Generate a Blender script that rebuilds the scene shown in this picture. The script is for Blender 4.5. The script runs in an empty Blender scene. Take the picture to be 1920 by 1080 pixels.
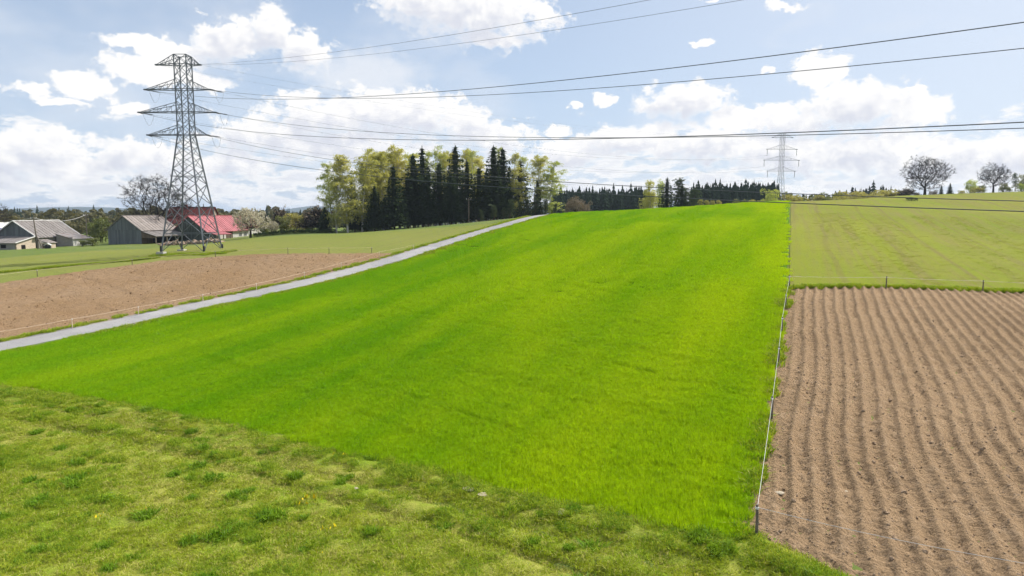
import bpy, math, random
import numpy as np
from mathutils import Vector, Matrix

# ------------------------------------------------------------------ camera, sky, sun, exposure
S = bpy.context.scene
CZ = 10.6                                   # camera height over the near meadow, metres
F_PX, CX, CY, HOR = 1280.0, 960.0, 540.0, 395.0
PITCH = math.atan((CY - HOR) / F_PX)
cam_d = bpy.data.cameras.new('camera')
cam_d.sensor_width = 36.0
cam_d.lens = 36.0 * F_PX / 1920.0
cam_d.clip_start, cam_d.clip_end = 0.2, 30000.0
cam = bpy.data.objects.new('camera', cam_d)
S.collection.objects.link(cam)
cam.location = (0, 0, CZ)
cam.rotation_euler = (math.pi / 2 - PITCH, 0, 0)
S.camera = cam

SUN_AZ, SUN_EL = math.radians(60), math.radians(46)    # azimuth from +Y towards +X
sun_d = bpy.data.lights.new('sun', 'SUN')
sun_d.energy, sun_d.angle, sun_d.color = 5.0, math.radians(0.5), (1.0, 0.95, 0.87)
sun = bpy.data.objects.new('sun', sun_d)
S.collection.objects.link(sun)
sun.rotation_euler = (math.pi / 2 - SUN_EL, 0, math.pi - SUN_AZ)
sun.location = (60, 40, 80)
SKY_STRENGTH = 0.10
V_ = S.view_settings
V_.view_transform, V_.look, V_.exposure, V_.gamma = 'Standard', 'None', 0.30, 1.0
V_.use_curve_mapping = False
S.cycles.use_denoising = True
S.cycles.use_adaptive_sampling = True
S.cycles.adaptive_threshold, S.cycles.adaptive_min_samples = 0.025, 12
S.cycles.max_bounces, S.cycles.diffuse_bounces, S.cycles.transmission_bounces = 5, 3, 4
S.cycles.volume_bounces = 0
S.cycles.transparent_max_bounces = 8
S.cycles.volume_step_rate = 4.0


class NT:
    """small node-tree helper"""
    def __init__(self, tree):
        self.t = tree
        tree.nodes.clear()

    def n(self, typ, props=None, **ins):
        nd = self.t.nodes.new(typ)
        for k, v in (props or {}).items():
            setattr(nd, k, v)
        for k, v in ins.items():
            k = k.replace('_', ' ') if k not in nd.inputs else k
            self.put(nd.inputs[int(k[1:])] if k[0] == 'i' and k[1:].isdigit() else nd.inputs[k], v)
        return nd

    def put(self, sock, v):
        if isinstance(v, bpy.types.NodeSocket):
            self.t.links.new(v, sock)
        elif isinstance(v, bpy.types.Node):
            self.t.links.new(v.outputs[0], sock)
        else:
            if isinstance(v, (tuple, list)) and len(v) == 3 and sock.type == 'RGBA':
                v = (*v, 1)
            sock.default_value = v

    def m(self, op, a, b=0.0, c=None, clamp=False):
        ins = dict(i0=a, i1=b)
        if c is not None:
            ins['i2'] = c
        return self.n('ShaderNodeMath', dict(operation=op, use_clamp=clamp), **ins).outputs[0]

    def vm(self, op, a, b=(0, 0, 0)):
        nd = self.n('ShaderNodeVectorMath', dict(operation=op), i0=a)
        if op not in ('LENGTH', 'NORMALIZE'):
            self.put(nd.inputs[1], b)
        return nd.outputs['Value'] if op in ('LENGTH', 'DOT_PRODUCT') else nd.outputs[0]

    def mix(self, f, a, b):
        nd = self.n('ShaderNodeMix', dict(data_type='RGBA', blend_type='MIX'))
        self.put(nd.inputs[0], f); self.put(nd.inputs[6], a); self.put(nd.inputs[7], b)
        return nd.outputs[2]

    def mul(self, f, a, b):
        nd = self.n('ShaderNodeMix', dict(data_type='RGBA', blend_type='MULTIPLY'))
        self.put(nd.inputs[0], f); self.put(nd.inputs[6], a); self.put(nd.inputs[7], b)
        return nd.outputs[2]

    def step(self, v, lo, hi, a=0.0, b=1.0):
        return self.n('ShaderNodeMapRange', dict(interpolation_type='SMOOTHSTEP'), i0=v, i1=lo, i2=hi, i3=a, i4=b).outputs[0]

    def lin(self, v, lo, hi, a=0.0, b=1.0):
        return self.n('ShaderNodeMapRange', dict(clamp=True), i0=v, i1=lo, i2=hi, i3=a, i4=b).outputs[0]

    def noise(self, vec, scale, detail=3.0, rough=0.55, dist=0.0):
        return self.n('ShaderNodeTexNoise', Vector=vec, Scale=scale, Detail=detail, Roughness=rough, Distortion=dist)


def pix_azel(u, v):
    a, b = (u - CX) / F_PX, (CY - v) / F_PX
    c, s = math.cos(PITCH), math.sin(PITCH)
    x, y, z = a, c + b * s, -s + b * c
    return math.degrees(math.atan2(x, y)), math.degrees(math.atan2(z, math.hypot(x, y)))


# ---- the sky: Nishita air with cumulus clouds laid out by compass bearing and height above the horizon (degrees)
# az, el, half width, half height, weight
CLOUDS = [
    (790, 2, 92, 44, 1.0), (885, 18, 140, 60, 1.05), (925, 72, 75, 22, .8), (1010, 18, 34, 22, .7),
    (300, 84, 88, 17, .85), (428, 80, 60, 40, 1.0), (505, 62, 46, 42, 1.0), (575, 96, 48, 38, .95), (295, 136, 84, 24, .95), (385, 153, 58, 20, .9), (330, 108, 60, 22, .8),
    (66, 168, 44, 12, .85), (118, 190, 46, 10, .8), (150, 157, 44, 22, .95), (228, 200, 27, 14, .85),
    (62, 285, 78, 36, 1.05), (0, 300, 80, 45, 1.0), (140, 312, 60, 22, .9), (235, 290, 55, 32, 1.0), (305, 300, 60, 30, .9), (440, 305, 90, 36, .8),
    (500, 255, 110, 40, .9), (620, 222, 110, 44, 1.05), (725, 213, 110, 42, 1.1), (792, 212, 66, 44, 1.1), (872, 236, 60, 40, 1.05), (930, 264, 60, 32, .95), (650, 275, 210, 36, .9),
    (1035, 246, 38, 16, .85), (1070, 288, 90, 32, .95), (1160, 272, 100, 32, 1.0), (1235, 250, 56, 24, .9),
    (1285, 188, 80, 32, 1.1), (1538, 130, 46, 27, 1.0), (1615, 200, 88, 42, 1.1), (1700, 214, 62, 26, 1.0), (1400, 224, 95, 27, .95), (1490, 224, 70, 28, 1.0),
    (1330, 280, 120, 38, 1.0), (1470, 285, 130, 42, 1.0), (1610, 292, 130, 40, 1.0), (1750, 300, 110, 36, .95), (1890, 288, 80, 34, 1.0),
    (1472, 12, 36, 13, .85), (1360, -6, 42, 9, .7), (1325, 79, 22, 9, .8), (1434, 126, 22, 8, .75), (1140, 184, 28, 16, .8), (1075, 192, 20, 10, .7), (1708, 171, 26, 8, .8)]


def build_world():
    w = bpy.data.worlds.new('World')
    S.world = w
    w.use_nodes = True
    N = NT(w.node_tree)
    tc = N.n('ShaderNodeTexCoord').outputs['Generated']
    sky = N.n('ShaderNodeTexSky', dict(sky_type='NISHITA', sun_disc=False, sun_elevation=SUN_EL, sun_rotation=SUN_AZ,
                                       altitude=300.0, air_density=1.0, dust_density=1.2, ozone_density=1.6))
    xyz = N.n('ShaderNodeSeparateXYZ', Vector=tc)
    D = 180 / math.pi
    az = N.m('MULTIPLY', N.m('ARCTAN2', xyz.outputs[0], xyz.outputs[1]), D)
    el = N.m('MULTIPLY', N.m('ARCSINE', xyz.outputs[2]), D)
    p = N.n('ShaderNodeCombineXYZ', X=az, Y=el, Z=0.0).outputs[0]
    # billowy distortion of the outlines
    def n2(vec, scale, detail, rough=.55):
        nd = N.n('ShaderNodeTexNoise', dict(noise_dimensions='2D'), Vector=vec, Scale=scale, Detail=detail, Roughness=rough)
        return nd
    sq = N.vm('MULTIPLY', p, (1.0, 1.35, 0))
    w1 = n2(sq, 0.17, 1.0, 0.5).outputs['Color']
    w2 = n2(sq, 0.75, 2.0, 0.6).outputs['Color']
    wv = N.vm('ADD', N.vm('MULTIPLY', N.vm('SUBTRACT', w1, (.5, .5, .5)), (2.0, 1.1, 0)),
              N.vm('MULTIPLY', N.vm('SUBTRACT', w2, (.5, .5, .5)), (1.35, 1.1, 0)))
    pw = N.vm('ADD', p, wv)
    M = M2 = None
    for i, (u, v, a, b, k) in enumerate(CLOUDS):
        ca, ce = pix_azel(u, v)
        ra, re = a / 1280 * D * (.25 + .87 * k), b / 1280 * D * (.25 + .87 * k)
        nd = N.n('ShaderNodeVectorMath', dict(operation='MULTIPLY_ADD'), i0=pw, i1=(1 / ra, 1 / re, 0), i2=(-ca / ra, -ce / re, 0))
        f = N.vm('LENGTH', nd.outputs[0])
        M = f if M is None else N.m('MINIMUM', M, f)
        if b >= 28:
            # the same cloud looked up a little higher: how much of it lies between this spot and the light
            nd = N.n('ShaderNodeVectorMath', dict(operation='MULTIPLY_ADD'), i0=pw, i1=(1 / ra, 1 / re, 0), i2=(-ca / ra + .10, -ce / re + .60, 0))
            f2 = N.vm('LENGTH', nd.outputs[0])
            M2 = f2 if M2 is None else N.m('MINIMUM', M2, f2)
    M = N.m('SUBTRACT', 1.0, M)
    M2 = N.m('SUBTRACT', 1.0, M2)
    fb = n2(sq, 0.62, 7.0, 0.64).outputs[0]
    fd = N.m('SUBTRACT', N.m('MULTIPLY', N.m('SUBTRACT', fb, 0.5), 1.6), -.02)
    # clouds of the same kind all round, away from the ones listed above
    g = N.noise(N.vm('MULTIPLY', tc, (3.2, 3.2, 5.5)), 1.0, 2.0, 0.5).outputs[0]
    away = N.m('MAXIMUM', N.step(N.m('ABSOLUTE', az), 37, 43), N.step(el, 19.5, 25))
    gen = N.m('MULTIPLY', N.m('SUBTRACT', g, 0.53), 4.0)
    M = N.m('MAXIMUM', M, N.m('SUBTRACT', gen, N.m('MULTIPLY', N.m('SUBTRACT', 1.0, away), 9.0)))
    dens = N.m('ADD', M, fd)
    # low bank of distant cumulus just over the horizon, drawn out sideways by the shallow view
    bn = n2(N.vm('MULTIPLY', p, (1.0, 3.2, 0)), 0.30, 4.0, 0.6).outputs[0]
    bank = N.m('ADD', N.m('SUBTRACT', 0.62, N.m('ABSOLUTE', N.m('MULTIPLY', N.m('SUBTRACT', el, 2.0), 0.17))), N.m('MULTIPLY', N.m('SUBTRACT', bn, 0.5), 3.0))
    a_b = N.m('MULTIPLY', N.step(bank, 0.05, 0.55), 0.85)
    # light on the clouds: bright tops and rims, greyer undersides
    lump = N.n('ShaderNodeSeparateXYZ', Vector=w2)
    shade = N.step(N.m('ADD', N.m('ADD', M2, N.m('MULTIPLY', fd, 0.75)), N.m('MULTIPLY', N.m('SUBTRACT', lump.outputs[2], 0.5), 0.9)), -0.05, 1.0)
    shade = N.m('MULTIPLY', shade, 0.68)
    a_c = N.step(dens, 0.0, N.m('ADD', 0.36, N.m('MULTIPLY', shade, 0.6)))
    b_sh = N.m('MULTIPLY', N.step(bank, 0.35, 1.1), 0.45)
    shade = N.n('ShaderNodeMix', dict(data_type='FLOAT'), i0=a_c, i2=b_sh, i3=shade).outputs[0]
    alpha = N.m('SUBTRACT', 1.0, N.m('MULTIPLY', N.m('SUBTRACT', 1.0, a_c), N.m('SUBTRACT', 1.0, a_b)))
    # thin veil
    vn = n2(N.vm('MULTIPLY', p, (.55, 1.3, 0)), 0.10, 4.0, 0.6).outputs[0]
    veil = N.m('MULTIPLY', N.step(vn, 0.38, 0.75), 0.5)
    sd = (math.sin(SUN_AZ) * math.cos(SUN_EL), math.cos(SUN_AZ) * math.cos(SUN_EL), math.sin(SUN_EL))
    veil = N.m('MAXIMUM', veil, N.m('MULTIPLY', N.step(N.vm('DOT_PRODUCT', tc, sd), .42, .95), .62))
    ci = N.m('SUBTRACT', 1.0, N.vm('LENGTH', N.vm('MULTIPLY', N.vm('SUBTRACT', pw, (*pix_azel(680, 142), 0)), (1 / 7.5, 1 / 2.7, 0))))
    veil = N.m('MAXIMUM', veil, N.m('MULTIPLY', N.step(N.m('ADD', ci, N.m('MULTIPLY', fd, .4)), 0.0, 0.8), 0.85))
    K = 0.80 / SKY_STRENGTH                 # cloud brightness at this exposure
    ccol = N.mix(shade, tuple(K * c for c in (1.06, 1.05, 1.045)), tuple(K * c for c in (.60, .645, .78)))
    air = sky.outputs[0]
    hz = N.step(el, -1.0, 22.0, 0.78, 0.42)
    air = N.mix(hz, air, tuple(K * c for c in (.63, .755, .955)))
    air = N.mix(veil, air, tuple(K * c for c in (.86, .90, .97)))
    col = N.mix(alpha, air, ccol)
    bg = N.n('ShaderNodeBackground', Color=col, Strength=SKY_STRENGTH)
    out = N.n('ShaderNodeOutputWorld')
    N.t.links.new(bg.outputs[0], out.inputs[0])
    w.cycles.sampling_method = 'NONE'


build_world()
# ------------------------------------------------------------------ helpers
rng = np.random.default_rng(7)
random.seed(7)
COL = S.collection


def tag(o, label=None, cat=None, group=None, kind=None):
    if label: o['label'] = label
    if cat: o['category'] = cat
    if group: o['group'] = group
    if kind: o['kind'] = kind
    return o


def empty(name, loc, rz=0.0, scale=1.0):
    o = bpy.data.objects.new(name, None)
    o.empty_display_size = 0.5
    COL.objects.link(o)
    o.location = loc
    o.rotation_euler = (0, 0, rz)
    o.scale = (scale,) * 3
    return o


def link_mesh(name, me, parent=None, loc=(0, 0, 0), rot=(0, 0, 0), scale=(1, 1, 1)):
    o = bpy.data.objects.new(name, me)
    COL.objects.link(o)
    o.location, o.rotation_euler, o.scale = loc, rot, scale
    o.parent = parent
    return o


class MB:
    """collects vertex / face chunks and makes one mesh of them"""
    def __init__(self):
        self.c, self.n = [], 0

    def add(self, V, F, mi=0):
        V = np.asarray(V, dtype=np.float64).reshape(-1, 3)
        F = np.asarray(F, dtype=np.int64)
        self.c.append((V, F + self.n, mi))
        self.n += len(V)
        return self

    def box(self, lo, hi, M=None, mi=0):
        x0, y0, z0 = lo; x1, y1, z1 = hi
        V = np.array([[x0, y0, z0], [x1, y0, z0], [x1, y1, z0], [x0, y1, z0], [x0, y0, z1], [x1, y0, z1], [x1, y1, z1], [x0, y1, z1]], float)
        if M is not None:
            V = V @ np.array(M.to_3x3()).T + np.array(M.translation)
        return self.add(V, [[0, 3, 2, 1], [4, 5, 6, 7], [0, 1, 5, 4], [1, 2, 6, 5], [2, 3, 7, 6], [3, 0, 4, 7]], mi)

    def bar(self, a, b, t, t2=None):
        """square bar from a to b"""
        a, b = np.array(a, float), np.array(b, float)
        d = b - a; L = np.linalg.norm(d); d /= L
        up = np.array([0, 0, 1.0]) if abs(d[2]) < .95 else np.array([1.0, 0, 0])
        x = np.cross(d, up); x /= np.linalg.norm(x); y = np.cross(d, x)
        h, k = t / 2, (t2 or t) / 2
        V = [p + sx * h * x + sy * k * y for p in (a, b) for sx, sy in ((-1, -1), (1, -1), (1, 1), (-1, 1))]
        return self.add(V, [[0, 1, 2, 3], [7, 6, 5, 4], [0, 4, 5, 1], [1, 5, 6, 2], [2, 6, 7, 3], [3, 7, 4, 0]])

    def tube(self, P, R, n=6, cap=True):
        P = np.asarray(P, float); R = np.broadcast_to(np.asarray(R, float), (len(P),))
        T = np.gradient(P, axis=0); T /= np.linalg.norm(T, axis=1)[:, None] + 1e-12
        ref = np.array([0.0, 0, 1]) if abs(T[:, 2]).mean() < .8 else np.array([1.0, 0, 0])
        X = np.cross(T, ref); X /= np.linalg.norm(X, axis=1)[:, None] + 1e-12
        Y = np.cross(T, X)
        a = np.arange(n) / n * 2 * np.pi
        V = P[:, None, :] + R[:, None, None] * (np.cos(a)[None, :, None] * X[:, None, :] + np.sin(a)[None, :, None] * Y[:, None, :])
        i = np.arange(len(P) - 1)[:, None] * n; j = np.arange(n)[None, :]; j2 = (j + 1) % n
        F = np.stack([i + j, i + j2, i + n + j2, i + n + j], -1).reshape(-1, 4)
        self.add(V.reshape(-1, 3), F)
        return self

    def poly(self, V, F, mi=0):
        return self.add(V, F, mi)

    def mesh(self, name, mats, smooth=False):
        me = bpy.data.meshes.new(name)
        if not self.c:
            return me
        V = np.concatenate([c[0] for c in self.c])
        loops = np.concatenate([c[1].ravel() for c in self.c])
        tot = np.concatenate([np.full(len(c[1]), c[1].shape[1]) for c in self.c])
        mi = np.concatenate([np.full(len(c[1]), c[2]) for c in self.c])
        me.vertices.add(len(V)); me.vertices.foreach_set('co', V.ravel().astype(np.float32))
        me.loops.add(len(loops)); me.loops.foreach_set('vertex_index', loops.astype(np.int32))
        me.polygons.add(len(tot))
        me.polygons.foreach_set('loop_start', np.concatenate([[0], np.cumsum(tot)[:-1]]).astype(np.int32))
        me.polygons.foreach_set('material_index', mi.astype(np.int32))
        me.polygons.foreach_set('use_smooth', np.full(len(tot), smooth))
        for m in (mats if isinstance(mats, (list, tuple)) else [mats]):
            me.materials.append(m)
        me.update(calc_edges=True)
        return me

    def obj(self, name, mats, parent=None, smooth=False, **k):
        return link_mesh(name, self.mesh(name, mats, smooth), parent, **k)


# ---- noise on the plane
def _h(i, j, s):
    v = np.sin(i * 127.1 + j * 311.7 + s * 74.7) * 43758.5453
    return v - np.floor(v)


def vnoise(x, y, s=0):
    i, j = np.floor(x), np.floor(y)
    f, g = x - i, y - j
    f, g = f * f * (3 - 2 * f), g * g * (3 - 2 * g)
    return (_h(i, j, s) * (1 - f) + _h(i + 1, j, s) * f) * (1 - g) + (_h(i, j + 1, s) * (1 - f) + _h(i + 1, j + 1, s) * f) * g


def fbm(x, y, scale=1.0, octv=4, s=0, gain=0.5):
    t, a, n = 0.0, 1.0, 0.0
    c, d = math.cos(.6), math.sin(.6)
    X, Y = x * scale, y * scale
    for k in range(octv):
        t = t + a * vnoise(X, Y, s + k * 13)
        n += a; a *= gain
        X, Y = (c * X - d * Y) * 2.03, (d * X + c * Y) * 2.03
    return t / n


# ---- the lie of the land: heights over camera level, fitted through sighted points
def ray(u, v):
    a, b = (u - CX) / F_PX, (CY - v) / F_PX
    c, s = math.cos(PITCH), math.sin(PITCH)
    return np.array([a, c + b * s, -s + b * c])


def at_Y(u, v, Y):
    d = ray(u, v)
    return d * (Y / d[1])


def at_down(u, v, h):
    d = ray(u, v)
    return d * (-h / d[2])


CTRL = [(0, 0, -10.7), (-45, -5, -10.9), (35, 0, -10.2), (-60, -70, -11.5), (0, -70, -11.4), (70, -60, -9.5), (60, 5, -9.2)]
for u, v, h in [(0, 1080, 10.9), (500, 1080, 10.8), (960, 1080, 10.7), (1560, 1080, 10.3), (1418, 1005, 10.3), (0, 730, 10.9), (0, 650, 10.9),
                (560, 830, 10.7), (1900, 1060, 9.9)]:
    CTRL.append(tuple(at_down(u, v, h)))
for u, v, Y in [(1480, 541, 54), (1920, 549, 57), (1482, 423, 100), (1482, 391, 140), (1482, 378, 170), (1482, 380, 205), (1482, 398, 250),
                (1920, 445, 105), (1920, 396, 160), (1920, 366, 215), (1920, 358.5, 260), (1920, 362, 300), (1700, 366.5, 215), (1700, 368, 250), (1700, 390, 145), (1700, 445, 95), (2200, 560, 57), (2200, 360, 240),
                (1320, 388, 165), (1320, 394, 205), (1200, 395, 160), (1200, 401, 200), (1100, 399.3, 155), (1020, 403.5, 150), (1020, 411, 190), (1320, 400, 130), (1320, 425, 95), (1200, 411, 125), (1100, 416, 122),
                (400, 573, 70), (600, 527, 85), (740, 487, 100), (860, 448, 117), (940, 424, 132),
                (690, 434, 190), (820, 425, 192), (900, 416, 195), (980, 411, 198), (640, 437, 186),
                (365, 471, 121), (365, 459, 158), (365, 455, 178), (300, 491, 107), (560, 474, 106), (0, 531, 86), (0, 470, 140), (240, 457, 180), (60, 466, 172), (440, 446, 190), (475, 446, 172), (540, 438, 182), (620, 437, 182),
                (-300, 500, 120), (-300, 470, 180), (0, 447, 260), (200, 438, 300), (400, 432, 300), (600, 427, 300)]:
    CTRL.append(tuple(at_Y(u, v, Y)))
CTRL += [(-450, 500, -17), (-250, 600, -19), (-60, 500, -15), (40, 330, -8), (120, 330, -7), (60, 480, -13), (180, 450, -7), (260, 380, 1.0), (340, 460, 2),
         (360, 280, 7), (200, 60, -5), (250, 150, 3), (-220, 60, -11), (-300, -100, -12), (250, -120, -8), (0, -250, -12)]
CTRL = np.array(CTRL)


def _tps(r2):
    return 0.5 * r2 * np.log(np.maximum(r2, 1e-9))


def fit():
    n = len(CTRL)
    P = CTRL[:, :2] / 100
    K = _tps(((P[:, None] - P[None]) ** 2).sum(-1)) + np.eye(n) * 0.0006
    Q = np.c_[np.ones(n), P]
    A = np.block([[K, Q], [Q.T, np.zeros((3, 3))]])
    return np.linalg.solve(A, np.r_[CTRL[:, 2], np.zeros(3)]), P


TW, TP = fit()


def hgt(x, y):
    """ground height, world z"""
    x, y = np.broadcast_arrays(np.asarray(x, float), np.asarray(y, float))
    sh = x.shape
    q = np.c_[x.ravel(), y.ravel()] / 100
    rr = np.hypot(q[:, 0], q[:, 1] - 1.2)
    lim = np.minimum(1, 6.0 / np.maximum(rr, 1e-6))            # hold the rim value far out
    q = np.c_[q[:, 0] * lim, (q[:, 1] - 1.2) * lim + 1.2]
    out = np.empty(len(q))
    for i in range(0, len(q), 40000):
        b = q[i:i + 40000]
        r2 = ((b[:, None] - TP[None]) ** 2).sum(-1)
        out[i:i + 40000] = _tps(r2) @ TW[:-3] + TW[-3] + b @ TW[-2:]
    far = np.clip((rr - 5.0) / 8.0, 0, 1)
    far = far * far * (3 - 2 * far)
    out = out * (1 - far) + (-24.0) * far
    return (out + CZ).reshape(sh)


def hz(x, y):
    return float(hgt(x, y))


def hit(u, v, tmin=8.0, tmax=600.0):
    """where the sight line through a spot meets the ground"""
    d = ray(u, v)
    t = np.geomspace(tmin, tmax, 900)
    P = t[:, None] * d
    g = P[:, 2] + CZ - hgt(P[:, 0], P[:, 1])
    k = np.where(g < 0)[0]
    if len(k) == 0:
        return None
    k = k[0]
    if k == 0:
        return P[0][:2]
    f = g[k - 1] / (g[k - 1] - g[k])
    q = P[k - 1] + f * (P[k] - P[k - 1])
    return q[:2]


def bear(u, Y):
    """ground spot on the bearing of column u at forward distance Y"""
    x = (u - CX) / F_PX * Y / math.cos(PITCH) * 1.0
    return np.array([x, Y])


def g3(p, dz=0.0):
    return (float(p[0]), float(p[1]), hz(p[0], p[1]) + dz)
# ------------------------------------------------------------------ materials
def new_mat(name):
    m = bpy.data.materials.new(name)
    m.use_nodes = True
    return m, NT(m.node_tree)


def finish(N, shader, disp=None):
    out = N.n('ShaderNodeOutputMaterial')
    N.t.links.new(shader if isinstance(shader, bpy.types.NodeSocket) else shader.outputs[0], out.inputs['Surface'])


def pos(N):
    return N.n('ShaderNodeNewGeometry').outputs['Position']


def principled(N, col, rough=0.8, spec=0.2, bump=None, metal=0.0):
    b = N.n('ShaderNodeBsdfPrincipled', Roughness=rough, Metallic=metal)
    b.inputs['Specular IOR Level'].default_value = spec
    N.put(b.inputs['Base Color'], col)
    if bump is not None:
        N.put(b.inputs['Normal'], bump)
    return b


def bump(N, h, dist=0.03, strength=0.6):
    return N.n('ShaderNodeBump', Height=h, Distance=dist, Strength=strength).outputs[0]


def leaf_shader(N, col, trans=0.35, tcol=None, gloss=0.03, fluff=0.0):
    d = N.n('ShaderNodeBsdfDiffuse', Color=col)
    t = N.n('ShaderNodeBsdfTranslucent', Color=tcol if tcol is not None else col)
    if fluff:                                   # a sward takes the light like the ground it covers
        nr = N.n('ShaderNodeNewGeometry').outputs['Normal']
        nn = N.vm('NORMALIZE', N.vm('ADD', N.vm('MULTIPLY', nr, (1 - fluff,) * 3), (0, 0, fluff)))
        N.put(d.inputs['Normal'], nn)
    mx = N.n('ShaderNodeMixShader', i0=trans, i1=d.outputs[0], i2=t.outputs[0])
    if gloss:
        g = N.n('ShaderNodeBsdfGlossy', Color=(1, 1, 1), Roughness=0.45)
        mx = N.n('ShaderNodeMixShader', i0=gloss, i1=mx.outputs[0], i2=g.outputs[0])
    return mx


def rnd(N):
    return N.n('ShaderNodeObjectInfo').outputs['Random']


MATS = {}


def leaf_mat(name, c1, c2, trans=0.35, ty=1.25, scale=0.5, rndmix=0.5, gloss=0.02, fluff=0.0, streak=None):
    """foliage: two tones mixed by a clump noise and by the individual plant"""
    m, N = new_mat(name)
    q = pos(N)
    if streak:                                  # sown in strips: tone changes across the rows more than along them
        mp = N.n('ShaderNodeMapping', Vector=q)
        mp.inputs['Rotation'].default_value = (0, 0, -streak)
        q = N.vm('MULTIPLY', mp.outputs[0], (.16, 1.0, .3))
    nz = N.noise(q, scale, 3.0, 0.6).outputs[0]
    f = N.m('ADD', N.m('MULTIPLY', N.lin(nz, 0.36, 0.64), 1 - rndmix), N.m('MULTIPLY', rnd(N), rndmix))
    if streak:                                  # backlight put into the crop colour: brighter yellow to the right, darker green left
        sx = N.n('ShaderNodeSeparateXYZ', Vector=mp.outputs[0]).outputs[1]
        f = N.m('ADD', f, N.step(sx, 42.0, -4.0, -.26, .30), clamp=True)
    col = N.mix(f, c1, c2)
    if fluff:                                   # single blades differ
        sp = N.noise(pos(N), 5.5, 3.0, 0.7).outputs[0]
        col = N.mul(1.0, col, N.mix(N.lin(sp, .32, .68), (.62, .66, .6), (1.32, 1.28, 1.3)))
    tc = N.mul(1.0, col, (1.2 * ty, 1.15 * ty, 0.55))
    finish(N, leaf_shader(N, col, trans, tc, gloss, fluff))
    MATS[name] = m
    return m


def plain_mat(name, col, rough=0.75, var=0.15, scale=3.0, spec=0.2, metal=0.0, bd=0.0):
    m, N = new_mat(name)
    tc = N.n('ShaderNodeTexCoord').outputs['Object']
    nz = N.noise(tc, scale, 5.0, 0.6)
    k = N.lin(nz.outputs[0], 0.25, 0.75, 1 - var, 1 + var)
    c = N.vm('MULTIPLY', col, N.n('ShaderNodeCombineXYZ', X=k, Y=k, Z=k).outputs[0])
    bp = bump(N, nz.outputs[0], bd, 0.5) if bd else None
    finish(N, principled(N, c, rough, spec, bp, metal))
    MATS[name] = m
    return m


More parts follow.
